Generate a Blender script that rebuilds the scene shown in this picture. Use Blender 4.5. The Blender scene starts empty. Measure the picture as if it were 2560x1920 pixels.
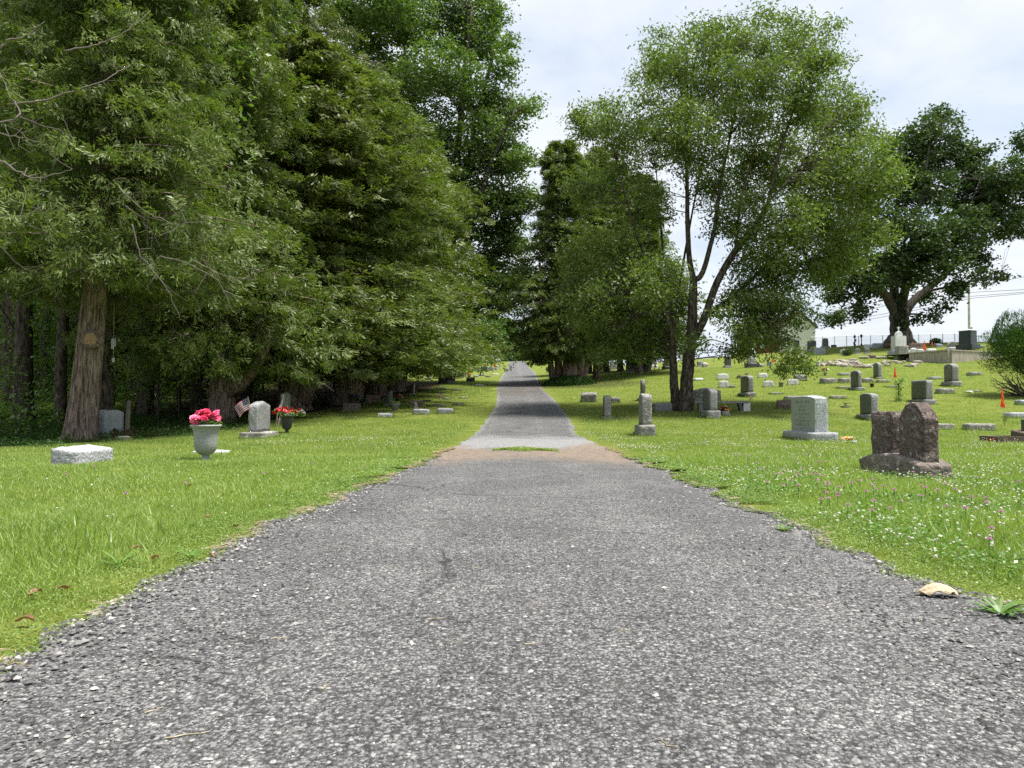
import bpy, bmesh, math, numpy as np
from mathutils import Vector, Matrix, noise as mnoise
SC = bpy.context.scene
COL = SC.collection
RNG = np.random.default_rng(11)
R = math.radians

# ------------------------------------------------------------------ camera
F = 1924.0; CU, CV = 1280.0, 960.0; HZ = 1018.5; CAM_H = 0.80
PITCH = math.atan((HZ - CV) / F)
cam_d = bpy.data.cameras.new("camera"); cam = bpy.data.objects.new("camera", cam_d); COL.objects.link(cam)
cam_d.sensor_width = 36; cam_d.lens = F / 2560 * 36; cam_d.clip_start = 0.05; cam_d.clip_end = 3000
cam.location = (0, 0, CAM_H); cam.rotation_euler = (math.pi / 2 + PITCH, 0, 0)
SC.camera = cam
CP, SP = math.cos(PITCH), math.sin(PITCH)
def ray(u, v):
    """direction of the photo's pixel with its y component 1"""
    a = (u - CU) / F; b = (CV - v) / F
    y = CP - b * SP; z = SP + b * CP
    return a / y, z / y
def P3(u, v, d):
    rx, rz = ray(u, v); return Vector((rx * d, d, CAM_H + rz * d))

# ------------------------------------------------------------------ terrain
PY = np.array([-400, -60, 17, 21.6, 27, 33, 45, 58, 72, 95, 114, 126, 160, 300, 900.])
PZ = np.array([-2, 0, 0, .06, .475, 1.0, 1.88, 2.78, 3.8, 5.75, 7.62, 8.0, 6.0, 0, -25.])
def sstep(a, b, x):
    t = np.clip((x - a) / (b - a), 0, 1); return t * t * (3 - 2 * t)
def gz(x, y):
    x = np.asarray(x, float); y = np.asarray(y, float)
    p = (np.interp(y - 1.6, PY, PZ) + np.interp(y, PY, PZ) * 2 + np.interp(y + 1.6, PY, PZ)) / 4
    xs = np.clip(np.log1p(np.exp(np.clip(x - 1.5, -30, 60))), 0, 60)
    c = .0017 * xs * np.clip(y - 20, 0, 54)
    z = p + c
    zp = 6.95 - .05 * np.clip(x - 36, 0, 40)
    m = .5 * (z + zp - np.sqrt((z - zp) ** 2 + .05))
    w = sstep(8, 18, x)
    fall = .16 * np.clip(y - 74, 0, 60) * w
    z = z * (1 - w) + m * w - fall
    z = z + .012 * np.sin(x * 1.7 + 1.3 * np.sin(y * .9)) * np.sin(y * 1.3 + x * .4) * sstep(2.5, 4.5, np.abs(x))
    return z
def ground_hit(u, v):
    rx, rz = ray(u, v); d = np.concatenate([np.arange(1.2, 30, .01), np.arange(30, 160, .05)])
    g = gz(rx * d, d) - (CAM_H + rz * d)
    i = np.argmax(g > 0)
    if not g[i] > 0: i = np.argmax(g * 100 / d - (d < 30) * 1e6)   # just above the crest: stand on it
    dd = float(d[i]); return Vector((rx * dd, dd, float(gz(rx * dd, dd))))
def G(x, y): return float(gz(x, y))

# ------------------------------------------------------------------ object helpers
def tag(o, label=None, cat=None, group=None, kind=None):
    if label: o["label"] = label
    if cat: o["category"] = cat
    if group: o["group"] = group
    if kind: o["kind"] = kind
    return o
def empty(name, loc, rz=0, label=None, cat=None, group=None, tilt=None):
    o = bpy.data.objects.new(name, None); COL.objects.link(o); o.location = loc
    o.rotation_euler = (tilt[0], tilt[1], rz) if tilt else (0, 0, rz); o.empty_display_size = .1
    return tag(o, label, cat, group)
def link(name, me, parent=None, loc=None, rz=0):
    o = bpy.data.objects.new(name, me); COL.objects.link(o)
    if parent: o.parent = parent
    if loc is not None: o.location = loc
    if rz: o.rotation_euler = (0, 0, rz)
    return o
def mesh_np(name, V, faces, mats, smooth=False, midx=None):
    """faces: list of int arrays (n,k)"""
    me = bpy.data.meshes.new(name)
    V = np.asarray(V, np.float32)
    faces = [np.asarray(f, np.int32) for f in faces if len(f)]
    nl = sum(f.size for f in faces); nf = sum(len(f) for f in faces)
    me.vertices.add(len(V)); me.vertices.foreach_set("co", V.ravel())
    me.loops.add(nl); me.loops.foreach_set("vertex_index", np.concatenate([f.ravel() for f in faces]))
    me.polygons.add(nf)
    tot = np.concatenate([np.full(len(f), f.shape[1], np.int32) for f in faces])
    st = np.concatenate([[0], np.cumsum(tot)[:-1]]).astype(np.int32)
    me.polygons.foreach_set("loop_start", st)
    if midx is not None: me.polygons.foreach_set("material_index", np.asarray(midx, np.int32))
    me.polygons.foreach_set("use_smooth", np.full(nf, smooth, bool))
    for m in (mats if isinstance(mats, (list, tuple)) else [mats]): me.materials.append(m)
    me.update(calc_edges=True); return me
class MB:
    """collects quads and tris, with a material index"""
    def __init__(s): s.v = []; s.f3 = []; s.f4 = []; s.m3 = []; s.m4 = []; s.n = 0
    def add(s, V, f4=None, f3=None, mi=0):
        V = np.asarray(V, float); 
        if f4 is not None and len(f4): s.f4.append(np.asarray(f4) + s.n); s.m4.append(np.full(len(f4), mi))
        if f3 is not None and len(f3): s.f3.append(np.asarray(f3) + s.n); s.m3.append(np.full(len(f3), mi))
        s.v.append(V); s.n += len(V)
    def box(s, c, size, mi=0, rz=0, tilt=0):
        x, y, z = [k / 2 for k in size]
        V = np.array([(-x, -y, -z), (x, -y, -z), (x, y, -z), (-x, y, -z), (-x, -y, z), (x, -y, z), (x, y, z), (-x, y, z)])
        if tilt: ct, st = math.cos(tilt), math.sin(tilt); V = V @ np.array([[ct, 0, -st], [0, 1, 0], [st, 0, ct]])
        if rz: ct, st = math.cos(rz), math.sin(rz); V = V @ np.array([[ct, st, 0], [-st, ct, 0], [0, 0, 1]])
        s.add(V + np.array(c), [(0, 3, 2, 1), (4, 5, 6, 7), (0, 1, 5, 4), (1, 2, 6, 5), (2, 3, 7, 6), (3, 0, 4, 7)], mi=mi)
    def tube(s, pts, rad, n=6, mi=0, cap=True, flute=0, nf=7, ph=0):
        pts = np.asarray(pts, float); k = len(pts); rad = np.broadcast_to(np.asarray(rad, float), (k,))
        t = np.gradient(pts, axis=0); t /= np.linalg.norm(t, axis=1, keepdims=True) + 1e-9
        up = np.array([0, 0, 1.]) if abs(t[:, 2]).mean() < .85 else np.array([1., 0, 0])
        a = np.cross(t, up); a /= np.linalg.norm(a, axis=1, keepdims=True) + 1e-9
        b = np.cross(t, a)
        th = np.linspace(0, 2 * np.pi, n, endpoint=False)
        rr = rad[:, None] * np.ones(n)
        if flute: rr = rr * (1 + flute * (np.sin(nf * th + ph)[None] * .6 + np.sin((nf * 2 + 1) * th + np.arange(k)[:, None] * .35)) )
        V = pts[:, None] + rr[..., None] * (np.cos(th)[None, :, None] * a[:, None] + np.sin(th)[None, :, None] * b[:, None])
        V = V.reshape(-1, 3)
        i = np.arange(k - 1)[:, None] * n; j = np.arange(n)[None]; j2 = (j + 1) % n
        q = np.stack([i + j, i + n + j, i + n + j2, i + j2], -1).reshape(-1, 4)
        f3 = None
        if cap:
            V = np.vstack([V, pts[-1], pts[0]]); e = k * n; j = np.arange(n); j2 = (j + 1) % n; o = (k - 1) * n
            f3 = np.concatenate([np.stack([o + j, np.full(n, e), o + j2], -1), np.stack([j2, np.full(n, e + 1), j], -1)])
        s.add(V, q, f3, mi)
    def lathe(s, prof, n=28, mi=0, c=(0, 0, 0)):
        prof = np.asarray(prof, float); k = len(prof); th = np.linspace(0, 2 * np.pi, n, endpoint=False)
        V = np.stack([prof[:, 0, None] * np.cos(th), prof[:, 0, None] * np.sin(th), np.repeat(prof[:, 1, None], n, 1)], -1).reshape(-1, 3) + np.array(c)
        i = np.arange(k - 1)[:, None] * n; j = np.arange(n)[None]; j2 = (j + 1) % n
        s.add(V, np.stack([i + j, i + j2, i + n + j2, i + n + j], -1).reshape(-1, 4), mi=mi)
    def mesh(s, name, mats, smooth=False):
        fs = []; ms = []
        if s.f4: fs.append(np.concatenate(s.f4)); ms.append(np.concatenate(s.m4))
        if s.f3: fs.append(np.concatenate(s.f3)); ms.append(np.concatenate(s.m3))
        return mesh_np(name, np.concatenate(s.v), fs, mats, smooth, np.concatenate(ms))
    def obj(s, name, mats, parent=None, smooth=False, loc=None, rz=0):
        return link(name, s.mesh(name, mats, smooth), parent, loc, rz)

# ------------------------------------------------------------------ materials
def newmat(name):
    m = bpy.data.materials.new(name); m.use_nodes = True; nt = m.node_tree; nt.nodes.clear()
    out = nt.nodes.new("ShaderNodeOutputMaterial"); return m, nt, out
def N(nt, typ, ins=None, **kw):
    n = nt.nodes.new(typ)
    for k, v in kw.items(): setattr(n, k, v)
    for k, v in (ins or {}).items():
        if hasattr(v, "is_linked") or hasattr(v, "links"): nt.links.new(v, n.inputs[k])
        else: n.inputs[k].default_value = v
    return n
def c4(c): return (c[0], c[1], c[2], 1)
def ramp(nt, fac, stops, interp="LINEAR"):
    n = nt.nodes.new("ShaderNodeValToRGB"); n.color_ramp.interpolation = interp; e = n.color_ramp.elements
    while len(e) < len(stops): e.new(.5)
    for k, (p, c) in zip(e, stops): k.position = p; k.color = c4(c) if hasattr(c, "__len__") else (c, c, c, 1)
    nt.links.new(fac, n.inputs[0]); return n.outputs[0]
def mix(nt, fac, a, b, mode="MIX"):
    n = nt.nodes.new("ShaderNodeMix"); n.data_type = "RGBA"; n.blend_type = mode
    for i, v in ((0, fac), (6, a), (7, b)):
        if hasattr(v, "links"): nt.links.new(v, n.inputs[i])
        else: n.inputs[i].default_value = v if i == 0 else c4(v)
    return n.outputs[2]
def mth(nt, op, a, b=0.0, c=0.0):
    n = nt.nodes.new("ShaderNodeMath"); n.operation = op
    for i, v in enumerate((a, b, c)):
        if hasattr(v, "links"): nt.links.new(v, n.inputs[i])
        else: n.inputs[i].default_value = v
    return n.outputs[0]
def maprange(nt, v, a, b, c=0., d=1.):
    n = nt.nodes.new("ShaderNodeMapRange"); nt.links.new(v, n.inputs[0])
    for i, k in enumerate((a, b, c, d)): n.inputs[i + 1].default_value = k
    return n.outputs[0]
def coord(nt, kind="Object", scale=None):
    t = nt.nodes.new("ShaderNodeTexCoord").outputs[kind]
    if scale: 
        m = N(nt, "ShaderNodeMapping", {"Vector": t, "Scale": scale}); return m.outputs[0]
    return t
def wpos(nt): return nt.nodes.new("ShaderNodeNewGeometry").outputs["Position"]
def noise(nt, vec, scale, detail=4, rough=.55, dist=0):
    return N(nt, "ShaderNodeTexNoise", {"Vector": vec, "Scale": scale, "Detail": detail, "Roughness": rough, "Distortion": dist}).outputs[0]
def voro(nt, vec, scale, feature="F1", out="Distance"):
    return N(nt, "ShaderNodeTexVoronoi", {"Vector": vec, "Scale": scale}, feature=feature).outputs[out]
def bsdf(nt, out, col, rough=.8, spec=.3, bump=None, bstr=.4, bdist=.02, metal=0):
    b = N(nt, "ShaderNodeBsdfPrincipled", {"Roughness": rough, "Metallic": metal, "Specular IOR Level": spec})
    if hasattr(col, "links"): nt.links.new(col, b.inputs["Base Color"])
    else: b.inputs["Base Color"].default_value = c4(col)
    if bump is not None:
        bn = N(nt, "ShaderNodeBump", {"Height": bump, "Strength": bstr, "Distance": bdist}); nt.links.new(bn.outputs[0], b.inputs["Normal"])
    nt.links.new(b.outputs[0], out.inputs[0]); return b
def plain(name, col, rough=.7, spec=.3, vary=.15, scale=30, metal=0):
    m, nt, out = newmat(name); v = coord(nt)
    n = noise(nt, v, scale)
    c = mix(nt, maprange(nt, n, .35, .65), [k * (1 - vary) for k in col], [min(1, k * (1 + vary)) for k in col])
    bsdf(nt, out, c, rough, spec, n, .1, .01, metal); return m
def granite(name, col, speck=.5, lichen=0., stain=.25, rough=.75, spec=.3, bump=.5, bscale=14, lcol=(.42, .42, .38), streak=0., sscale=130, big=.012):
    """stone: crystals, broad stains, streaks under the top edge, lichen spots, a broken surface"""
    m, nt, out = newmat(name); v = coord(nt)
    cr = voro(nt, v, sscale, out="Color"); g = N(nt, "ShaderNodeSeparateColor", {0: cr}).outputs[0]
    dark = [k * (1 - speck) for k in col]; lite = [min(.85, k * (1 + speck * .7)) for k in col]
    c = ramp(nt, g, [(0, dark), (.3, [k * (1 - speck * .3) for k in col]), (.7, col), (1, lite)])
    st = noise(nt, v, 3.2, 5, .65)
    c = mix(nt, mth(nt, "MULTIPLY", maprange(nt, st, .45, .75), stain), c, [k * .35 for k in col])
    if streak:
        sv = coord(nt, "Object", (14, 14, .7)); sn = noise(nt, sv, 2.0, 3, .6)
        c = mix(nt, mth(nt, "MULTIPLY", maprange(nt, sn, .5, .68), streak), c, [.05, .05, .045])
    if lichen:
        ln = noise(nt, v, 7, 6, .7, .4); ln2 = noise(nt, v, 30, 3, .6)
        lm = mth(nt, "MULTIPLY", maprange(nt, ln, .52, .6), maprange(nt, ln2, .42, .55))
        c = mix(nt, mth(nt, "MULTIPLY", lm, lichen), c, lcol)
        lm3 = maprange(nt, noise(nt, v, 19, 5, .7), .58, .66)
        c = mix(nt, mth(nt, "MULTIPLY", lm3, lichen * .7), c, [.045, .042, .035])
    h = mth(nt, "ADD", mth(nt, "MULTIPLY", noise(nt, v, bscale, 6, .62), 1.0), mth(nt, "MULTIPLY", voro(nt, v, bscale * 1.6), .35))
    bsdf(nt, out, c, rough, spec, h, bump, big * 2.2); return m

MAT = {}
MAT["steel_face"] = granite("steeled_dark_granite_face", (.12, .135, .12), .3, .15, .25, .55, .4, .08, 20, streak=.35)
MAT["grey_rough"] = granite("rock_pitched_grey_granite", (.29, .29, .295), .5, .35, .45, .85, .2, 1.0, 16)
MAT["grey"] = granite("weathered_grey_granite", (.19, .195, .195), .45, .35, .45, .8, .25, .5, 16, streak=.3)
MAT["lichen"] = granite("lichened_grey_stone", (.25, .24, .225), .55, .95, .6, .9, .15, 1.0, 14, lcol=(.5, .5, .45))
MAT["slab"] = granite("green_grey_sawn_granite", (.27, .305, .29), .16, .05, .15, .6, .35, .08, 20)
MAT["slab_side"] = granite("speckled_pale_granite", (.43, .46, .475), .85, 0, .15, .7, .3, .25, 40, sscale=75)
MAT["white"] = granite("pale_marble", (.62, .63, .63), .12, .1, .25, .6, .35, .2, 20, streak=.15)
MAT["stained"] = granite("black_streaked_marble", (.58, .59, .6), .12, .15, .3, .7, .3, .25, 20, streak=1.0)
MAT["pale"] = granite("new_pale_granite", (.5, .51, .53), .4, 0, .15, .7, .3, .35, 26, sscale=90)
MAT["pale_rough"] = granite("pitched_pale_granite", (.36, .37, .39), .6, .1, .45, .85, .2, 1.0, 14, sscale=90)
MAT["pink"] = granite("rough_brown_red_granite", (.145, .114, .103), .7, .85, .7, .9, .15, 1.0, 11, lcol=(.42, .38, .34), big=.03, sscale=90)
MAT["pinkbase"] = granite("lichened_brown_granite_base", (.2, .17, .15), .55, .7, .6, .9, .15, 1.0, 11, lcol=(.38, .37, .33), big=.025)
MAT["dark"] = granite("dark_grey_granite", (.075, .082, .08), .4, .1, .3, .5, .4, .15, 20, streak=.2)
MAT["black"] = granite("polished_black_granite", (.03, .042, .042), .4, 0, .1, .3, .5, .03, 20)
MAT["bluegrey"] = granite("blue_grey_granite", (.27, .3, .32), .3, .05, .25, .6, .35, .12, 20)
MAT["brownstone"] = granite("brown_weathered_stone", (.14, .105, .085), .5, .3, .5, .85, .2, .6, 14)
MAT["rosy"] = granite("rose_granite", (.3, .2, .17), .5, .1, .3, .6, .3, .3, 16)
MAT["concrete"] = granite("weathered_concrete", (.4, .365, .3), .25, .15, .3, .9, .15, .4, 10, streak=.8)
MAT["fieldstone"] = granite("field_stone", (.42, .38, .33), .4, .5, .5, .9, .15, .9, 9, lcol=(.55, .53, .48))
MAT["urngranite"] = granite("grey_speckled_urn", (.27, .29, .28), .5, 0, .12, .55, .35, .12, 60, sscale=110)
MAT["terracotta"] = plain("brown_clay", (.05, .024, .018))
MAT["blackplastic"] = plain("grey_black_plastic", (.045, .048, .05), .5)
MAT["iron"] = plain("black_iron", (.02, .02, .02), .5)
MAT["wood"] = plain("weathered_grey_wood", (.11, .095, .08), .9)
MAT["staff"] = plain("pale_wooden_staff", (.62, .5, .36), .7)
MAT["flag_red"] = plain("flag_red", (.42, .03, .05), .8, vary=.05)
MAT["flag_white"] = plain("flag_white", (.78, .76, .78), .8, vary=.05)
MAT["flag_blue"] = plain("flag_blue", (.025, .035, .12), .8, vary=.05)
MAT["orange"] = plain("flag_orange", (.75, .07, .02), .75, vary=.1)
MAT["yellow"] = plain("flag_yellow", (.8, .45, .05), .75, vary=.05)
MAT["chime"] = plain("chime_metal", (.6, .62, .65), .35, .5)
MAT["inscr"] = plain("worn_lettering", (.19, .215, .205), .8)
MAT["inscr_pale"] = plain("pale_lettering", (.3, .3, .28), .8)

def leafmat(name, stops, trans=.3, gloss=.06, tcol=None, rw=.6, ns=.9):
    m, nt, out = newmat(name)
    rnd = nt.nodes.new("ShaderNodeNewGeometry").outputs["Random Per Island"]
    n = noise(nt, wpos(nt), ns, 4, .6)
    f = mth(nt, "ADD", mth(nt, "MULTIPLY", rnd, rw), mth(nt, "MULTIPLY", maprange(nt, n, .3, .7), 1 - rw))
    c = ramp(nt, f, stops)
    d = N(nt, "ShaderNodeBsdfDiffuse", {"Color": c}); 
    tc = mix(nt, 1, c, tcol or (1.3, 1.5, .5), "MULTIPLY")
    t = N(nt, "ShaderNodeBsdfTranslucent", {"Color": tc}); g = N(nt, "ShaderNodeBsdfGlossy", {"Roughness": .45, "Color": (1, 1, 1, 1)})
    a = N(nt, "ShaderNodeMixShader", {0: trans, 1: d.outputs[0], 2: t.outputs[0]})
    b = N(nt, "ShaderNodeMixShader", {0: gloss, 1: a.outputs[0], 2: g.outputs[0]})
    nt.links.new(b.outputs[0], out.inputs[0]); return m
MAT["cedar"] = leafmat("cedar_sprays", [(0, (.042, .068, .018)), (.35, (.085, .126, .03)), (.75, (.145, .192, .05)), (1, (.23, .255, .09))], .3, .02, None, .4, 1.5)
MAT["cedar_brown"] = leafmat("seeding_cedar_sprays", [(0, (.046, .066, .019)), (.5, (.1, .132, .036)), (.85, (.165, .19, .06)), (1, (.2, .175, .085))], .3, .02, None, .4, 1.5)
MAT["cherry"] = leafmat("cherry_leaves", [(0, (.058, .098, .022)), (.5, (.108, .158, .037)), (1, (.195, .24, .07))], .38, .03, None, .45, 1.2)
MAT["maple"] = leafmat("maple_leaves", [(0, (.05, .092, .022)), (.5, (.088, .145, .034)), (1, (.15, .215, .055))], .36, .03, None, .45, .8)
MAT["oak"] = leafmat("oak_leaves", [(0, (.026, .05, .016)), (.5, (.045, .08, .024)), (1, (.085, .128, .04))], .28, .03, None, .45, .6)
MAT["wood_leaf"] = leafmat("woodland_leaves", [(0, (.035, .07, .015)), (.5, (.07, .125, .025)), (1, (.12, .2, .04))], .45, .04)
MAT["fresh"] = leafmat("light_green_leaves", [(0, (.06, .12, .02)), (.5, (.1, .19, .03)), (1, (.16, .26, .045))], .45, .05)
MAT["yew"] = leafmat("juniper_needles", [(0, (.02, .05, .014)), (.5, (.04, .09, .02)), (1, (.11, .17, .035))], .2, .01)
MAT["ivy"] = leafmat("dark_ground_cover", [(0, (.018, .045, .012)), (.5, (.035, .08, .018)), (1, (.06, .12, .025))], .25, .015)
MAT["clover"] = leafmat("clover_leaves", [(0, (.045, .11, .018)), (.5, (.08, .18, .025)), (1, (.15, .25, .04))], .3, .05)
MAT["mat_weed"] = leafmat("low_mat_weed", [(0, (.07, .125, .028)), (.5, (.145, .23, .05)), (1, (.25, .31, .09))], .3, .03)
MAT["blade"] = leafmat("grass_blades", [(0, (.105, .165, .034)), (.4, (.195, .28, .06)), (.8, (.29, .36, .095)), (.94, (.36, .41, .14)), (1, (.46, .42, .2))], .38, .03)
MAT["whitepetal"] = leafmat("white_clover_petals", [(0, (.5, .47, .38)), (1, (.75, .73, .68))], .2, .0, (1, 1, 1))
MAT["clover_pink"] = leafmat("red_clover_petals", [(0, (.5, .2, .42)), (1, (.72, .42, .64))], .25, 0, (1, 1, 1))
MAT["dryleaf"] = leafmat("dry_leaf", [(0, (.13, .06, .03)), (1, (.26, .15, .07))], .2, .03, (1, .8, .5))
MAT["straw"] = leafmat("straw", [(0, (.22, .175, .105)), (1, (.4, .34, .22))], .2, .03, (1, .9, .6))
def petal(name, a, b): return leafmat(name, [(0, a), (1, b)], .25, .04, (1.1, .8, .9))
MAT["rose"] = petal("pink_petals", (.85, .09, .24), (.93, .32, .48))
MAT["redp"] = petal("red_petals", (.35, .008, .015), (.55, .02, .03))
MAT["palep"] = petal("pale_petals", (.5, .62, .6), (.75, .8, .78))
MAT["yelp"] = petal("yellow_petals", (.75, .45, .03), (.85, .6, .08))
MAT["orap"] = petal("orange_petals", (.75, .25, .08), (.85, .4, .25))
MAT["blup"] = petal("blue_petals", (.03, .06, .4), (.08, .15, .6))
MAT["purp"] = petal("purple_petals", (.12, .02, .1), (.3, .08, .25))

def bark(name, a, b, sc=(9, 9, .9), bump=1.0, bd=.06):
    m, nt, out = newmat(name)
    v = coord(nt, "Object", sc); n = noise(nt, v, 1.6, 6, .6, .6); n2 = noise(nt, v, 6, 4, .6)
    s = mth(nt, "ADD", mth(nt, "MULTIPLY", n, .75), mth(nt, "MULTIPLY", n2, .25))
    c = ramp(nt, s, [(.38, [k * .2 for k in a]), (.47, [k * .8 for k in a]), (.62, b)])
    bsdf(nt, out, c, .95, .1, s, bump, bd); return m
MAT["cedarbark"] = bark("shreddy_cedar_bark", (.19, .143, .115), (.34, .27, .22), (15, 15, 1.5))
MAT["bark"] = bark("dark_bark", (.075, .062, .05), (.15, .13, .105), (9, 9, 2.6))
MAT["greybark"] = bark("grey_bark", (.1, .09, .08), (.19, .172, .155), (8, 8, 1.2))
MAT["twig"] = plain("bare_grey_twigs", (.14, .12, .105), .9)
# ------------------------------------------------------------------ world, sun
w = bpy.data.worlds.new("World"); SC.world = w; w.use_nodes = True
nt = w.node_tree; nt.nodes.clear(); out = nt.nodes.new("ShaderNodeOutputWorld")
SUN_EL, SUN_AZ = R(69), R(98)          # azimuth clockwise from +y
sky = N(nt, "ShaderNodeTexSky", sky_type="NISHITA", sun_disc=False, sun_elevation=SUN_EL, sun_rotation=SUN_AZ, air_density=1.0, dust_density=1.5)
b1 = N(nt, "ShaderNodeBackground", {"Color": sky.outputs[0], "Strength": .05})
d = coord(nt, "Generated"); sx = N(nt, "ShaderNodeSeparateXYZ", {0: d})
zz = mth(nt, "ADD", mth(nt, "MAXIMUM", sx.outputs[2], 0.0), .22)
cv = N(nt, "ShaderNodeCombineXYZ", {0: mth(nt, "DIVIDE", sx.outputs[0], zz), 1: mth(nt, "DIVIDE", sx.outputs[1], zz), 2: 1.3}).outputs[0]
n1 = noise(nt, cv, 1.15, 6, .55, .5); n2 = noise(nt, cv, 2.6, 5, .6, .3)
cc = ramp(nt, n2, [(.3, (.64, .71, .83)), (.5, (.77, .82, .89)), (.72, (.88, .905, .94))])
b2 = N(nt, "ShaderNodeBackground", {"Color": cc, "Strength": .31})
cover = maprange(nt, n1, .36, .54, .62, .97)
mx = N(nt, "ShaderNodeMixShader", {0: cover, 1: b1.outputs[0], 2: b2.outputs[0]})
nt.links.new(mx.outputs[0], out.inputs[0])
sd = bpy.data.lights.new("sun", "SUN"); sd.energy = 2.4; sd.angle = R(13); sd.color = (1, .95, .86)
so = bpy.data.objects.new("sun", sd); COL.objects.link(so)
sv = Vector((math.sin(SUN_AZ) * math.cos(SUN_EL), math.cos(SUN_AZ) * math.cos(SUN_EL), math.sin(SUN_EL)))
so.rotation_euler = sv.to_track_quat("Z", "Y").to_euler(); so.location = sv * 60
SC.view_settings.view_transform = "Standard"; SC.view_settings.look = "None"; SC.view_settings.gamma = 1
SC.view_settings.exposure = 1.95
SC.render.engine = "CYCLES"
SC.cycles.max_bounces = 6; SC.cycles.diffuse_bounces = 4; SC.cycles.glossy_bounces = 2; SC.cycles.transmission_bounces = 4
SC.cycles.sample_clamp_indirect = 6; SC.cycles.use_denoising = False

# ------------------------------------------------------------------ ground sheet
gx = np.unique(np.concatenate([np.linspace(-500, -60, 12), np.linspace(-60, -14, 24), np.linspace(-14, 16, 121), np.linspace(16, 60, 60), np.linspace(60, 500, 12)]))
gy = np.unique(np.concatenate([np.linspace(-400, -10, 10), np.linspace(-10, 40, 160), np.linspace(40, 140, 100), np.linspace(140, 900, 20)]))
XX, YY = np.meshgrid(gx, gy); ZZ = gz(XX, YY)
nx, ny = len(gx), len(gy); i = np.arange(ny - 1)[:, None] * nx + np.arange(nx - 1)[None]
q = np.stack([i, i + 1, i + nx + 1, i + nx], -1).reshape(-1, 4)
def ground_mat():
    m, nt, out = newmat("lawn_ground"); v = wpos(nt)
    n1 = noise(nt, v, .35, 5, .6); n2 = noise(nt, v, 2.3, 5, .65); n3 = noise(nt, v, 30, 4, .7)
    c = ramp(nt, n2, [(.3, (.12, .165, .032)), (.5, (.195, .235, .05)), (.7, (.27, .295, .078))])
    c = mix(nt, mth(nt, "MULTIPLY", maprange(nt, n1, .5, .72), .55), c, (.25, .235, .06))
    c = mix(nt, mth(nt, "MULTIPLY", maprange(nt, n3, .35, .65), .5), mix(nt, .5, c, (.03, .06, .008)), c)
    # bare brown litter under the left row of cedars
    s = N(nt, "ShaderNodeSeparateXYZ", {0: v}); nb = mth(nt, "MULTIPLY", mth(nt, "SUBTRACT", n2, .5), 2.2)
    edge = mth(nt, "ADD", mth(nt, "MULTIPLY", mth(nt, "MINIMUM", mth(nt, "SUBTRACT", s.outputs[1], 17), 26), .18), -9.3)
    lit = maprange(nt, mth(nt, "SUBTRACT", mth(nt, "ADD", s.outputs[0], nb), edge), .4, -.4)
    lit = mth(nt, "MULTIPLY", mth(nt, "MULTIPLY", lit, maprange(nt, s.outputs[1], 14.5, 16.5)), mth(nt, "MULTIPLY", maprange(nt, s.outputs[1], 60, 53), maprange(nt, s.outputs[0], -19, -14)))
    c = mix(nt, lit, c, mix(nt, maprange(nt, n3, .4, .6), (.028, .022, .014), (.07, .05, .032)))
    # brown litter round the right-hand cedars
    rc = N(nt, "ShaderNodeVectorMath", {0: v, 1: (4.6, 47.5, 2.2)}, operation="DISTANCE").outputs[1]
    rl = maprange(nt, mth(nt, "ADD", rc, nb), 4.4, 2.8)
    c = mix(nt, mth(nt, "MULTIPLY", rl, .75), c, (.05, .038, .022))
    bsdf(nt, out, c, 1, .05, mth(nt, "ADD", n3, mth(nt, "MULTIPLY", n2, .6)), .8, .06); return m
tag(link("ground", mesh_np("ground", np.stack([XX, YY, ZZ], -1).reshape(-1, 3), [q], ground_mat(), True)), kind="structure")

# ------------------------------------------------------------------ road
def edge_pts(L):
    o = []
    for u, v in L: p = ground_hit(u, v); o.append((p.y, p.x))
    o.sort(); return np.array(o)
EL = edge_pts([(0, 1655), (231, 1562), (347, 1493), (430, 1452), (486, 1405), (600, 1352), (856, 1244), (1000, 1184), (1085, 1145), (1163, 1102), (1195, 1078), (1221, 1043), (1241, 1013), (1243, 987), (1242, 971), (1253, 943), (1268, 920), (1273, 906)])
ER = edge_pts([(2560, 1545), (2314, 1470), (2170, 1395), (2014, 1331), (1736, 1215), (1655, 1178), (1570, 1146), (1510, 1118), (1469, 1099), (1434, 1082), (1437, 1071), (1419, 1041), (1404, 1021), (1380, 995), (1356, 973), (1345, 952), (1338, 932), (1321, 917), (1314, 906)])
def wob(y, s): return .05 * np.sin(y * 3.1 + s) + .035 * np.sin(y * 7.7 + 2 * s) + .02 * np.sin(y * 17.3 + s)
def xl(y): return np.interp(y, EL[:, 0], EL[:, 1]) + wob(y, 1.) * np.clip(1.2 - y / 40, .3, 1)
def xr(y): return np.interp(y, ER[:, 0], ER[:, 1]) + wob(y, 4.) * np.clip(1.2 - y / 40, .3, 1)
ys = np.concatenate([np.arange(-8, 20, .08), np.arange(20, 50, .25), np.arange(50, 135, 1.)])
tt = np.concatenate([[0, .02, .05, .1], np.linspace(.18, .82, 12), [.9, .95, .98, 1]])
l, r = xl(ys), xr(ys)
X = l[:, None] + (r - l)[:, None] * tt; Y = np.repeat(ys[:, None], len(tt), 1)
Z = gz(X, Y) + .006 + .012 * np.minimum(1, 4 * np.minimum(tt, 1 - tt))
k = len(tt); i = np.arange(len(ys) - 1)[:, None] * k + np.arange(k - 1)[None]
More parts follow.
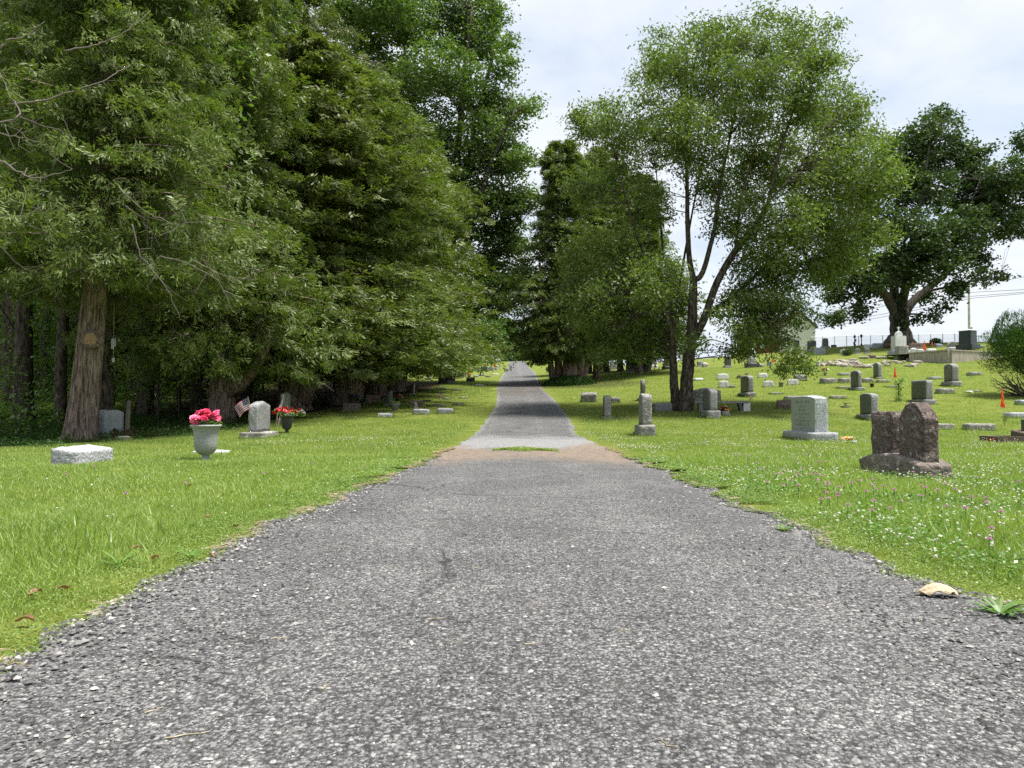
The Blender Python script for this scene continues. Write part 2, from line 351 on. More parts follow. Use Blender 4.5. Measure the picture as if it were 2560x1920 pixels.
def road_mat():
    m, nt, out = newmat("worn_asphalt"); v = wpos(nt); s = N(nt, "ShaderNodeSeparateXYZ", {0: v})
    flat = N(nt, "ShaderNodeVectorMath", {0: v, 1: (1, 1, .3)}, operation="MULTIPLY").outputs[0]
    wv = N(nt, "ShaderNodeVectorMath", {0: flat, 1: N(nt, "ShaderNodeVectorMath", {0: N(nt, "ShaderNodeTexNoise", {"Vector": flat, "Scale": 40.}).outputs[1], 1: (.012, .012, .012)}, operation="MULTIPLY").outputs[0]}, operation="ADD").outputs[0]
    va = N(nt, "ShaderNodeTexVoronoi", {"Vector": wv, "Scale": 75.}); vb = N(nt, "ShaderNodeTexVoronoi", {"Vector": wv, "Scale": 190.})
    ga = N(nt, "ShaderNodeSeparateColor", {0: va.outputs[1]}).outputs[0]; gb = N(nt, "ShaderNodeSeparateColor", {0: vb.outputs[1]}).outputs[1]
    ca = ramp(nt, ga, [(0, (.034, .035, .037)), (.45, (.1, .101, .104)), (.8, (.185, .185, .188)), (1, (.34, .335, .33))])
    cb = ramp(nt, gb, [(0, (.026, .027, .029)), (.6, (.1, .101, .105)), (1, (.34, .335, .33))])
    big = noise(nt, flat, 22, 3)
    c = mix(nt, maprange(nt, big, .4, .62), ca, cb)
    crack = maprange(nt, va.outputs[0], .45, .75); c = mix(nt, mth(nt, "MULTIPLY", crack, .75), c, (.025, .025, .026))
    pn = noise(nt, flat, 1.1, 5, .6)
    c = mix(nt, mth(nt, "MULTIPLY", maprange(nt, pn, .42, .68), .75), c, mix(nt, 1, c, (1.5, 1.48, 1.46), "MULTIPLY"))
    pd = noise(nt, flat, .55, 5, .65, .8); c = mix(nt, mth(nt, "MULTIPLY", maprange(nt, pd, .5, .66), .3), c, mix(nt, 1, c, (.55, .55, .57), "MULTIPLY"))
    tr_ = mth(nt, "ABSOLUTE", mth(nt, "SUBTRACT", mth(nt, "ABSOLUTE", mth(nt, "SUBTRACT", s.outputs[0], .1)), .72)); tr_ = mth(nt, "MULTIPLY", maprange(nt, mth(nt, "ADD", tr_, mth(nt, "MULTIPLY", pn, .4)), .5, .15), .45)
    c = mix(nt, tr_, c, mix(nt, 1, c, (1.35, 1.35, 1.34), "MULTIPLY"))
    dust = maprange(nt, noise(nt, flat, 2.6, 6, .7, .5), .6, .74); c = mix(nt, mth(nt, "MULTIPLY", dust, .4), c, (.22, .195, .16))
    cn = N(nt, "ShaderNodeTexVoronoi", {"Vector": N(nt, "ShaderNodeVectorMath", {0: flat, 1: N(nt, "ShaderNodeVectorMath", {0: N(nt, "ShaderNodeTexNoise", {"Vector": flat, "Scale": 2.2, "Detail": 6.}).outputs[1], 1: (.5, .5, 0)}, operation="MULTIPLY").outputs[0]}, operation="ADD").outputs[0], "Scale": .55}, feature="DISTANCE_TO_EDGE").outputs[0]
    ck = mth(nt, "MULTIPLY", maprange(nt, cn, .007, .001), maprange(nt, pd, .42, .55)); c = mix(nt, mth(nt, "MULTIPLY", ck, .8), c, (.02, .02, .02))
    # paler loose chippings along the edges and before the dirt strip
    at = N(nt, "ShaderNodeAttribute", attribute_name="edge").outputs["Fac"]
    en = mth(nt, "ADD", at, mth(nt, "MULTIPLY", mth(nt, "SUBTRACT", noise(nt, flat, 5, 4), .5), .35))
    em = maprange(nt, en, .16, .0)
    yn = mth(nt, "ADD", s.outputs[1], mth(nt, "MULTIPLY", mth(nt, "SUBTRACT", noise(nt, flat, .9, 4, .6), .5), 3.0))
    gm = mth(nt, "MULTIPLY", maprange(nt, yn, 14.0, 15.4), maprange(nt, yn, 20.5, 18))
    pm = mth(nt, "MAXIMUM", mth(nt, "MULTIPLY", em, .55), mth(nt, "MULTIPLY", gm, .8))
    c = mix(nt, pm, c, ramp(nt, ga, [(0, (.13, .13, .135)), (.6, (.27, .27, .275)), (1, (.42, .42, .42))]))
    # brown dirt washed across
    xx = mth(nt, "ABSOLUTE", mth(nt, "SUBTRACT", s.outputs[0], .15))
    back = mth(nt, "ADD", 13.9, mth(nt, "MULTIPLY", mth(nt, "MAXIMUM", mth(nt, "SUBTRACT", xx, .55), 0), 2.6))
    front = mth(nt, "SUBTRACT", 12.1, mth(nt, "MULTIPLY", xx, .95))
    dn = mth(nt, "MULTIPLY", mth(nt, "SUBTRACT", noise(nt, flat, 3.2, 6, .7, 1.), .5), 2.2); yn2 = mth(nt, "ADD", yn, dn)
    dm = mth(nt, "MULTIPLY", maprange(nt, mth(nt, "SUBTRACT", yn2, back), .9, -.5), maprange(nt, mth(nt, "SUBTRACT", yn2, front), -.7, .9))
    dc = ramp(nt, noise(nt, flat, 7, 6, .7), [(.32, (.1, .072, .052)), (.48, (.2, .15, .11)), (.7, (.3, .235, .18))])
    dc = mix(nt, maprange(nt, gb, .78, .8), dc, (.2, .19, .18))
    c = mix(nt, mth(nt, "MULTIPLY", dm, .9), c, dc)
    # brown litter under the far trees
    lm = mth(nt, "MULTIPLY", mth(nt, "MULTIPLY", maprange(nt, s.outputs[1], 36, 41), maprange(nt, s.outputs[1], 58, 50)), maprange(nt, pn, .35, .6))
    c = mix(nt, mth(nt, "MULTIPLY", lm, .6), c, (.06, .045, .03))
    h = mth(nt, "ADD", mth(nt, "MULTIPLY", mth(nt, "SUBTRACT", 1, va.outputs[0]), .8), mth(nt, "ADD", mth(nt, "MULTIPLY", mth(nt, "SUBTRACT", 1, vb.outputs[0]), .3), mth(nt, "MULTIPLY", big, .5)))
    bsdf(nt, out, c, .9, .2, h, .9, .014); return m
me = mesh_np("road", np.stack([X, Y, Z], -1).reshape(-1, 3), [np.stack([i, i + 1, i + k + 1, i + k], -1).reshape(-1, 4)], road_mat(), True)
a = me.attributes.new("edge", "FLOAT", "POINT"); a.data.foreach_set("value", (np.minimum(tt, 1 - tt)[None] * (r - l)[:, None]).astype(np.float32).ravel())
tag(link("road", me), kind="structure")
def on_road(x, y, pad=0.): return (x > xl(y) - pad) & (x < xr(y) + pad)

# ------------------------------------------------------------------ scattered stuff
def scatter(n, y0, y1, x0f, x1f, rng):
    """points spread over the wedge the photo sees, with a margin to both sides"""
    y = np.sqrt(rng.uniform(y0 * y0, y1 * y1, n)); t = rng.uniform(x0f, x1f, n); return t * y, y
def stones(nm, x, y, z, s, flat, mats, rng):
    n = len(x); base = np.array([(1, 0, 0), (0, 1, 0), (-1, 0, 0), (0, -1, 0), (0, 0, 1), (.5, .5, .7)], float)
    base = np.array([(1, .2, 0), (.2, 1, .1), (-.9, .4, 0), (-.4, -.9, .1), (.6, -.8, 0), (.35, .3, 1), (-.4, -.1, .9)])
    F3 = np.array([(0, 1, 5), (1, 2, 6), (1, 6, 5), (2, 3, 6), (3, 4, 6), (4, 5, 6), (4, 0, 5)])
    V = base[None] * (1 + rng.uniform(-.35, .35, (n, 7, 3))); th = rng.uniform(0, 6.28, n)
    ct, st = np.cos(th)[:, None], np.sin(th)[:, None]
    vx = (V[..., 0] * ct - V[..., 1] * st) * s[:, None]; vy = (V[..., 0] * st + V[..., 1] * ct) * s[:, None]; vz = V[..., 2] * s[:, None] * flat
    V = np.stack([vx + x[:, None], vy + y[:, None], vz + z[:, None]], -1).reshape(-1, 3)
    return mesh_np(nm, V, [(F3[None] + 7 * np.arange(n)[:, None, None]).reshape(-1, 3)], mats)
mg, nt, out = newmat("gravel_chips"); rnd = nt.nodes.new("ShaderNodeNewGeometry").outputs["Random Per Island"]
bsdf(nt, out, ramp(nt, rnd, [(0, (.03, .03, .032)), (.4, (.09, .088, .09)), (.8, (.17, .165, .16)), (.95, (.3, .29, .275)), (1, (.45, .43, .4))]), .85, .25)
x, y = scatter(52000, 1.0, 7.5, -.85, .85, RNG); kk = on_road(x, y, .03) & (RNG.random(len(x)) < np.clip(7 / (y * y) + .15, 0, 1)); x, y = x[kk], y[kk]
s = RNG.gamma(3.0, .0012, len(x)) + .0018
# loose pale chips on the edges
ye = RNG.uniform(1.2, 12, 9000); side = RNG.random(9000) < .62; off = np.abs(RNG.normal(0, .1, 9000)); xe = np.where(side, xl(ye) + off - .03, xr(ye) - off * .6 + .03)
x = np.concatenate([x, xe]); y = np.concatenate([y, ye]); s = np.concatenate([s, RNG.gamma(4, .0014, 9000) + .003])
o = link("gravel", stones("gravel", x, y, gz(x, y) + .0165, s, .55, mg, RNG)); tag(o, "grey stone chips lying loose on the asphalt lane", "gravel", kind="stuff")

def blades(x, y, z, h, wd, rng, lean=.45, seg=2):
    n = len(x); th = rng.uniform(0, 6.283, n); ph = rng.uniform(0, 6.283, n)
    ax = np.stack([np.cos(th), np.sin(th), np.zeros(n)], -1) * (wd / 2)[:, None]
    ld = np.stack([np.cos(ph), np.sin(ph), np.zeros(n)], -1) * (h * rng.uniform(.1, lean * 2, n))[:, None]
    p0 = np.stack([x, y, z - .01], -1); up = np.zeros((n, 3)); up[:, 2] = h
    if seg == 1:
        V = np.stack([p0 - ax, p0 + ax, p0 + up + ld], 1).reshape(-1, 3); return V, None, np.arange(3 * n).reshape(n, 3)
    p1 = p0 + up * .55 + ld * .3; p2 = p0 + up * .97 + ld
    V = np.stack([p0 - ax, p0 + ax, p1 - ax * .8, p1 + ax * .8, p2], 1).reshape(-1, 3); b = 5 * np.arange(n)[:, None]
    return V, b + np.array([[0, 1, 3, 2]]), b + np.array([[2, 3, 4]])
gm = MB(); rg = np.random.default_rng(3); TW = ground_hit(2290, 1203)
def near_twin(x, y): return (np.abs(x - TW.x - .15) < .42) & (np.abs(y - TW.y - .55) < .95)
def patchy(x, y, sc=1.): return .5 + .25 * np.sin(x * 2.1 * sc + 1.7 * np.sin(y * 1.3 * sc)) + .25 * np.sin(y * 1.9 * sc + 1.4 * np.sin(x * 1.1 * sc + 2))
def rough_right(x, y): return sstep(2.2, 3.2, x) * sstep(3.2, 4.5, y) * sstep(16, 9, y)     # the unmown patch round the brown stones
def add_grass(n, y0, y1, h0, h1, w0, seg, pad=.02, xf=.82):
    x, y = scatter(n, y0, y1, -xf, xf, rg); pt = patchy(x, y)
    ok = ~on_road(x, y, pad)
    dist = np.where(x < .3, xl(y) - x, x - xr(y)); ok &= rg.random(n) < np.clip(.12 + dist / .55, 0, 1)
    litter = (x < -9.3 + np.minimum(y - 17, 26) * .18 - .2) & (y > 15.5); ok &= ~(litter & (rg.random(n) < .93))
    x, y, pt, dist = x[ok], y[ok], pt[ok], dist[ok]; m = len(x)
    h = np.where(near_twin(x, y), .35, 1.) * rg.uniform(h0, h1, m) * (.55 + .6 * pt) * np.clip(.35 + dist / .8, .35, 1) * (1 + .55 * rough_right(x, y))
    V, q4, t3 = blades(x, y, gz(x, y), h, np.full(m, w0) * rg.uniform(.6, 1.2, m), rg, seg=seg); gm.add(V, q4, t3)
add_grass(260000, 2.3, 6.5, .035, .085, .0042, 2)
add_grass(330000, 6.5, 13, .04, .085, .0065, 2)
add_grass(330000, 13, 26, .04, .08, .012, 1)
add_grass(300000, 26, 60, .035, .075, .026, 1)
# taller wild blades and stems
def tall(n, x0, x1, y0, y1, h0, h1, wd=.005):
    x = rg.uniform(x0, x1, n); y = rg.uniform(y0, y1, n); ok = ~on_road(x, y, .15) & ~near_twin(x, y); x, y = x[ok], y[ok]
    V, q4, t3 = blades(x, y, gz(x, y), rg.uniform(h0, h1, len(x)), np.full(len(x), wd), rg, .35); gm.add(V, q4, t3)
tall(900, -6, -1.5, 3.6, 9, .08, .16); tall(5200, 2.4, 7.5, 4.4, 12, .1, .2, .0045); tall(250, -3.2, -2.1, 3.6, 5.2, .1, .22, .008)
tag(gm.obj("grass", MAT["blade"]), "bright green lawn grass covering both sides of the lane", "grass", kind="stuff")

# low weedy mat and clover leaves along the asphalt
def leaflets(x, y, z, s, rng, tilt=.5):
    n = len(x); a = rng.normal(size=(n, 3)) * np.array([1, 1, tilt * .6]); a /= np.linalg.norm(a, axis=1, keepdims=True)
    b = np.cross(a, np.array([0, 0, 1.]) + rng.normal(size=(n, 3)) * tilt * .5); b /= np.linalg.norm(b, axis=1, keepdims=True)
    c = np.stack([x, y, z], -1); a = a * s[:, None]; b = b * s[:, None] * .8
    return np.stack([c - a, c - b * .8, c + a, c + b * .8], 1).reshape(-1, 3), np.arange(4 * n).reshape(n, 4)
rc = np.random.default_rng(8); cm = MB()
n = 130000; y = np.sqrt(rc.uniform(1.6 ** 2, 12 ** 2, n)); side = rc.random(n) < .4; off = np.abs(rc.normal(0, .33, n)) - .05
off *= np.where(side, 1, np.where(y < 7, 1.15, .7))
x = np.where(side, xl(y) - off, xr(y) + off); ok = (patchy(x * 3, y * 3) > .22 + .6 * np.clip(off - .35, 0, 1)) & (np.abs(x) < .85 * y); x, y, off = x[ok], y[ok], off[ok]
V, q4 = leaflets(x, y, gz(x, y) + rc.uniform(.008, .03, len(x)) + .01 * (off > .1), rc.uniform(.005, .0095, len(x)) * np.clip(y / 6, .8, 1.6), rc); cm.add(V, q4)
tag(cm.obj("mat_weed", MAT["mat_weed"]), "low yellow green mat weed creeping over the asphalt edges", "weeds", kind="stuff")
cm = MB(); n = 60000; x = rc.uniform(2.0, 8, n); y = rc.uniform(3.2, 11, n)
ok = (patchy(x * 1.4 + 3, y * 1.4) > .42) & (x > xr(y) + .25) & (x < .8 * y) & (rc.random(n) < sstep(11, 6, y)); x, y = x[ok], y[ok]
V, q4 = leaflets(x, y, gz(x, y) + rc.uniform(.03, .11, len(x)), rc.uniform(.008, .016, len(x)), rc, .6); cm.add(V, q4)
tag(cm.obj("clover_leaves", MAT["clover"]), "thick clover leaves in the rough grass before the brown headstones", "clover", kind="stuff")

def ball(n_lat=4, n_lon=6):
    V = [(0, 0, 1)]; 
    for i in range(1, n_lat): 
        for j in range(n_lon): p = math.pi * i / n_lat; t = 2 * math.pi * (j + .5 * (i % 2)) / n_lon; V.append((math.sin(p) * math.cos(t), math.sin(p) * math.sin(t), math.cos(p)))
    V.append((0, 0, -1)); f3 = []
    for j in range(n_lon):
        f3.append((0, 1 + j, 1 + (j + 1) % n_lon)); k = len(V) - 1; o = 1 + (n_lat - 2) * n_lon; f3.append((k, o + (j + 1) % n_lon, o + j))
        for i in range(n_lat - 2):
            a = 1 + i * n_lon; b = a + n_lon; f3 += [(a + j, b + j, b + (j + 1) % n_lon), (a + j, b + (j + 1) % n_lon, a + (j + 1) % n_lon)]
    return np.array(V), np.array(f3)
# white clover heads
BV, BF = ball(3, 5)
def heads(x, y, z, s, rng):
    n = len(x); V = BV[None] * (1 + rng.uniform(-.3, .3, (n, len(BV), 1))) * s[:, None, None]; V[..., 2] *= .75
    V = V + np.stack([x, y, z], -1)[:, None]; return V.reshape(-1, 3), (BF[None] + len(BV) * np.arange(n)[:, None, None]).reshape(-1, 3)
xs, ys_, ss = [], [], []
def cl(n, x0, x1, y0, y1, thr, s0, sc=1.):
    x = rc.uniform(x0, x1, n); y = rc.uniform(y0, y1, n); ok = ~on_road(x, y, .1) & (patchy(x * sc + 5, y * sc) > thr); xs.append(x[ok]); ys_.append(y[ok]); ss.append(rc.uniform(.7, 1.2, ok.sum()) * s0)
cl(1500, 2.0, 7, 3.8, 9.5, .42, .0085); cl(1800, 1.7, 10, 9, 17, .5, .0085); cl(2600, 1.5, 13, 14, 30, .52, .0095); cl(260, -5.5, -2.2, 15.2, 18.5, .3, .0095); cl(240, -4, -1.2, 14, 24, .45, .0095)
cl(60, -5, -1.5, 5, 12, .3, .0085); cl(300, 8, 20, 14, 34, .55, .011); cl(300, 1.6, 2.8, 13, 21, .2, .0095); cl(900, 4, 16, 14, 26, .45, .0105)
x, y, s = map(np.concatenate, (xs, ys_, ss))
cm = MB(); z = gz(x, y) + rc.uniform(.05, .11, len(x)) + .05 * rough_right(x, y); V, f3 = heads(x, y, z, s, rc); cm.add(V, f3=f3)
tag(cm.obj("white_clover", MAT["whitepetal"]), "small white clover heads dotted over the lawn", "clover", kind="stuff")
# red clover flowers, one object each
def clover_mesh(k):
    r = np.random.default_rng(50 + k); m = MB(); hgt = .15
    m.tube([(0, 0, -.02), (.006, .004, hgt * .5), (.004, .008, hgt)], .0016, 4, 1)
    n = 90; dv = r.normal(size=(n, 3)); dv /= np.linalg.norm(dv, axis=1, keepdims=True); dv[:, 2] = np.abs(dv[:, 2]) * 1.2 - .35
    c = np.array([.004, .008, hgt + .004]) + dv * .009; a = dv * .005; b = np.cross(dv, r.normal(size=(n, 3))); b = b / np.linalg.norm(b, axis=1, keepdims=True) * .0022
    m.add(np.stack([c - a, c - b, c + a, c + b], 1).reshape(-1, 3), np.arange(4 * n).reshape(n, 4))
    for q in range(3):
        th = q * 2.1 + k; cc = np.array([.01 * math.cos(th), .01 * math.sin(th), hgt * .82]); V, q4 = leaflets(cc[:1], cc[1:2], cc[2:], np.array([.013]), r); m.add(V, q4, mi=1)
    return m.mesh("red_clover", [MAT["clover_pink"], MAT["clover"]])
CLM = [clover_mesh(k) for k in range(4)]
clr = [(1955,1190),(1962,1186),(2008,1188),(1985,1200),(1994,1203),(1970,1208),(1940,1200),(2042,1205),(2043,1213),(2025,1203),(2055,1198),(1963,1231),(1998,1240),(2060,1228),(2066,1226),(2077,1222),(2101,1238),(2129,1232),(2092,1252),(2066,1258),(2076,1262),(2098,1264),(2164,1258),(2180,1212),(2182,1238),(2194,1236),(2212,1235),(2052,1282),(2175,1302),(2186,1284),(2258,1272),(2306,1264),(2312,1246),(2301,1229),(2364,1231),(2371,1286),(2361,1204),(2426,1275),(2462,1265),(2470,1288),(2486,1349),(2442,1208),(2544,1228),(2328,1199),(2285,1196),(2230,1290),(2120,1290),(2020,1140),(1990,1160),(2056,1166),(2045,1157),(1895,1165),(1868,1150),(1840,1142),(1820,1130),(2478,1380),(2500,1310),(2410,1310),(2150,1215),(2240,1250),(1920,1215),(1905,1185),(2340,1255),(2390,1240)]
for q, (u, v) in enumerate(clr):
    p = ground_hit(u, v + 18)
    if p is None: continue
    o = link("red_clover", CLM[q % 4], loc=(p.x, p.y, p.z), rz=q * 1.3); o.scale = (1.3, 1.3, .7 + .35 * ((q * 7) % 5) / 5)
    tag(o, "pink clover flower standing in the rough grass at the right of the lane", "flower", "pink clover flowers in the rough grass right of the lane")
for q, (u, v) in enumerate([(162, 1212), (465, 1238), (780, 1178), (908, 1188), (238, 1186), (660, 1207), (311, 1271)]):
    p = ground_hit(u, v + 14); o = link("red_clover", CLM[q % 4], loc=(p.x, p.y, p.z), rz=q * 2.)
    tag(o, "single pink clover flower in the mown lawn left of the lane", "flower", "pink clover flowers in the left lawn")
# dry leaves on the left lawn
def dry_mesh(k):
    r = np.random.default_rng(70 + k); t = np.linspace(-1, 1, 7); V = []; wv = np.array([.05, .6, .85, 1, .8, .5, .04])
    for a, q in zip(t, wv):
        for b in (-1, -.4, .4, 1): V.append((a * .034, b * q * .02 * (1 + .4 * r.uniform(-1, 1)), .004 + .014 * abs(b) + .008 * math.sin(a * 3 + k)))
    i = np.arange(6)[:, None] * 4 + np.arange(3)[None]; return mesh_np("dry_leaf", V, [np.stack([i, i + 1, i + 5, i + 4], -1).reshape(-1, 4)], MAT["dryleaf"])
DLM = [dry_mesh(k) for k in range(3)]
for q, (u, v) in enumerate([(473, 1222), (520, 1300), (340, 1384), (388, 1408), (88, 1500), (62, 1570), (590, 1327), (1020, 1150), (1058, 1158), (160, 1488), (890, 1155), (530, 1402)]):
    p = ground_hit(u, v); o = link("dry_leaf", DLM[q % 3], loc=(p.x, p.y, p.z + .02), rz=q * 1.9)
    tag(o, "curled brown dead leaf lying on the lawn left of the lane", "leaf", "dead leaves on the left lawn")
# the grass tuft in the dirt
TO = np.array([.25, 14.1, G(.25, 14.1)])
cm = MB(); n = 5200; x = np.concatenate([rc.normal(.02, .16, n // 2), rc.normal(.42, .17, n // 2)]); x = np.clip(x, -.3, .78); x += .05 * np.sin(np.arange(n) * 3.); y = 14.1 + rc.normal(0, .13, n) * (1 + .9 * np.sin(x * 9)) + .18 * np.sin(x * 5 + 1)
V, q4, t3 = blades(x, y, gz(x, y) + .015, rc.uniform(.03, .075, n), np.full(n, .008), rc); cm.add(V - TO, q4, t3)
cm.obj("blades", MAT["blade"], tuft := empty("grass_tuft", TO, label="low grass tuft with white flowers growing in the dirt across the lane", cat="grass"))
cm = MB(); n = 70; x = rc.uniform(-.25, .75, n); y = 14.25 + rc.normal(0, .17, n); V, f3 = heads(x, y, gz(x, y) + rc.uniform(.06, .12, n), rc.uniform(.007, .011, n), rc); cm.add(V - TO, f3=f3)
cm.obj("white_flowers", MAT["whitepetal"], tuft)

# dry straw along the asphalt edges
rs = np.random.default_rng(19); n = 5200; y = np.sqrt(rs.uniform(1.8 ** 2, 15 ** 2, n)); side = rs.random(n) < .72; off = np.abs(rs.normal(0, .07, n)); x = np.where(side, xl(y) - off + .04, xr(y) + off - .04); ok = patchy(x * .0 + y * 2.1, y * 1.7) > .42; x, y = x[ok], y[ok]; n = len(x)
th = rs.uniform(0, 6.28, n); L = rs.uniform(.015, .05, n); dx, dy = np.cos(th) * L, np.sin(th) * L; z = gz(x, y) + rs.uniform(.018, .04, n); wq = .0016 + .0002 * y
V = np.stack([np.stack([x - dx, y - dy, z], -1), np.stack([x - dy * wq / L, y + dx * wq / L, z + .004], -1), np.stack([x + dx, y + dy, z + rs.uniform(-.006, .008, n)], -1), np.stack([x + dy * wq / L, y - dx * wq / L, z + .002], -1)], 1).reshape(-1, 3); sm_ = MB(); sm_.add(V, np.arange(4 * n).reshape(n, 4))
tag(sm_.obj("dry_straw", MAT["straw"]), "dry straw and dead grass strewn along the asphalt edges", "straw", kind="stuff")
# ------------------------------------------------------------------ stones
def block_mesh(nm, w, t, h, top="flat", rough=0., seg=3, mats=None, seed=0, taper=0., front=True, rise=None, chamf=.012, tmat=None):
    """block with its front at -y; top: flat, arch, serp, peak, round, slant (falls to the front), hip"""
    bm = bmesh.new(); bmesh.ops.create_cube(bm, size=1)
    nzv = max(2, seg)
    bmesh.ops.subdivide_edges(bm, edges=bm.edges[:], cuts=nzv, use_grid_fill=True)
    drop = h * .1 if rise is None else rise
    for v in bm.verts:
        x, y, z = v.co.x * 2, v.co.y * 2, v.co.z + .5
        ex = (abs(x) > .999) + (abs(y) > .999) + (z > .999)
        if top == "arch": hh = h - drop * x * x
        elif top == "serp": hh = h - drop * (.5 - .5 * math.cos(math.pi * min(1, abs(x) ** 1.3)))
        elif top == "round": hh = h - w * .5 * (1 - math.sqrt(max(0, 1 - x * x * .98)))
        elif top == "peak": hh = h - drop * abs(x)
        elif top == "slant": hh = h - drop * (.5 - .5 * y)
        elif top == "hip": hh = h - drop * max(abs(x) ** 2, abs(y) ** 2)
        else: hh = h
        k = 1 - taper * z
        cw = chamf if ex >= 2 else 0
        px, py, pz = x * (w / 2 * k - cw * (abs(x) > .999)), y * (t / 2 * k - cw * (abs(y) > .999)), z * hh - cw * (z > .999)
        if rough and z > -.1:
            isf = y < -.999 and front
            q = Vector((px * 7 + seed * 3.1, py * 7 + seed, pz * 7)); n = mnoise.fractal(q * 1.0, 1., 2., 4); n2 = mnoise.noise(q * 3)
            dsp = rough * (n * .9 + n2 * .5)
            if abs(x) > .999: px += math.copysign(dsp, x) 
            if abs(y) > .999 and not isf: py += math.copysign(dsp, y)
            if z > .999: pz += dsp * (.6 if not front else .35)
        v.co = (px, py, pz)
    bm.normal_update()
    for f in bm.faces:
        n = f.normal; c = f.calc_center_median()
        f.material_index = 0
        if mats and len(mats) > 1:
            f.material_index = 0 if (n.y < -.7 and abs(n.z) < .6) else 1
            if tmat is not None and n.z > .7: f.material_index = tmat
        f.smooth = bool(rough)
    me = bpy.data.meshes.new(nm); bm.to_mesh(me); bm.free()
    for m in (mats or []): me.materials.append(MAT[m])
    return me
RZ = {"R": -math.pi / 2, "L": math.pi / 2, "C": 0.}
SEED = [0]; FOOT = []
def zat(v, d): return CAM_H + ray(CU, v)[1] * d
def solve(u0, u1, u2, vb, side, wmin=.25, wmax=2.2):
    p = ground_hit(u1, vb); d = p.y; X = p.x
    if side == "R": t = (u2 - u1) * d / F; d2 = F * X / max(1e-3, u0 - CU) if u0 > CU + 4 else d + 1
    else: t = (u1 - u0) * d / F; d2 = F * -X / max(1e-3, CU - u2)
    w = min(wmax, max(wmin, d2 - d)); return p, d, X, t, w
def S(u0, u1, u2, vt, vd, vb, label, top="arch", m=("steel_face", "grey_rough"), side="R", ov=.09, w=None, t=None, rough=.02, seg=5, bm_="grey_rough", name="headstone", rise=None, text=None, jit=.03, taper=0., baserough=.02, tx=None):
    """upright stone on a base, placed by the photo's pixels of its near corner"""
    SEED[0] += 1; sd = SEED[0]
    if side == "C":
        p = ground_hit((u0 + u2) / 2, vb); d = p.y; X = p.x; ww = (u2 - u0) * d / F; tt_ = t or .22; w = w or ww; cx, cy = X, d + tt_ / 2 + ov
    else:
        p, d, X, tt_, w0 = solve(u0, u1, u2, vb, side); tt_ = t or tt_; w = w or w0
        cx = X + tt_ / 2 if side == "R" else X - tt_ / 2; cy = d + w / 2 + (ov if vd != vb else 0)
    FOOT.append((cx, cy, w + 2 * ov * (vd != vb), tt_ + 2 * ov * (vd != vb), RZ[side])); z0 = min(G(cx, cy), G(cx, cy - .3)); zb = zat(vb, d); hb = max(.05, zat(vd, d) - zb); hd = zat(vt, d) - zat(vd, d)
    rz = RZ[side] + RNG.uniform(-jit, jit)
    if vd == vb:
        o = link(name, block_mesh(name, w, tt_, hd + .1, top, rough, seg, m, sd, taper, rise=rise), loc=(cx, cy, z0 - .08), rz=rz); tag(o, label, "gravestone"); zf = .08
        par = o
    else:
        o = empty(name, (cx, cy, z0), rz, label, "gravestone")
        link("base", block_mesh("base", w + 2 * ov, tt_ + 2 * ov, hb + .06, "flat", baserough, seg, [bm_], sd + 7, front=False), o, (0, 0, -.06))
        link("tablet", block_mesh("tablet", w, tt_, hd, top, rough, seg, m, sd, taper, rise=rise), o, (0, 0, hb)); zf = hb; par = o
    if text: lettering(par, w, hd, zf, -tt_ / 2 - .004, text, sd, MAT[tx or "inscr"])
    return o, (w, tt_, hd, hb)
def lettering(par, w, h, z0, y, rows, sd, mat, panel=None):
    """worn rows of letters: short strokes in lettering shapes, too weathered to read"""
    r = np.random.default_rng(sd); m = MB()
    for (fz, fw, fh, n) in rows:
        lw = fw * w / n
        for q in range(n):
            if n > 5 and r.random() < .12: continue
            cx = -fw * w / 2 + lw * (q + .5); hh = fh * h; sw = lw * .16
            for e in range(int(r.integers(2, 4))):
                if r.random() < .5: m.box((cx + r.uniform(-.3, .3) * lw, y, z0 + fz * h), (sw, .003, hh))
                else: m.box((cx, y, z0 + fz * h + r.choice([-.45, 0, .45]) * hh), (lw * .62, .003, hh * .16))
    return m.obj("inscription", mat, par)
def M(u0, u2, vt, vb, label, t=.3, m=("grey",), top="flat", rz=0., rough=.02, seg=3, name="grave_marker", cat="gravestone", rise=None, front=False, text=None, hmin=.04, tx=None):
    """low block or tablet whose long side is seen"""
    SEED[0] += 1; p = ground_hit((u0 + u2) / 2, vb)
    d = p.y; w = (u2 - u0) * d / F; h = max(hmin, zat(vt, d + t * .5) - zat(vb, d)); cy = d + t / 2
    z0 = min(G(p.x, cy), G(p.x, d))
    FOOT.append((p.x, cy, w, t, rz)); me = block_mesh(name, w, t, h + .06, top, rough, seg, list(m), SEED[0], front=front, rise=rise)
    o = link(name, me, loc=(p.x, cy, z0 - .06), rz=rz + RNG.uniform(-.06, .06)); tag(o, label, cat)
    if text: lettering(o, w, h, .06, -t / 2 - .004, text, SEED[0], MAT[tx or "inscr"])
    return o

# --- right of the lane, near
o, (w_, t_, hd_, hb_) = S(1982, 2044, 2080, 988, 1081, 1105, "large square grey green slab headstone with speckled pale side on a wide base", "arch", ("slab", "slab_side"), bm_="pale_rough", ov=.16, rough=.0, rise=.06, baserough=.012,
  text=[(.82, .62, .055, 9), (.70, .3, .03, 6), (.6, .34, .045, 4), (.49, .62, .06, 8), (.39, .26, .03, 5), (.29, .56, .05, 9), (.19, .58, .06, 9), (.09, .22, .025, 6)], jit=.0)
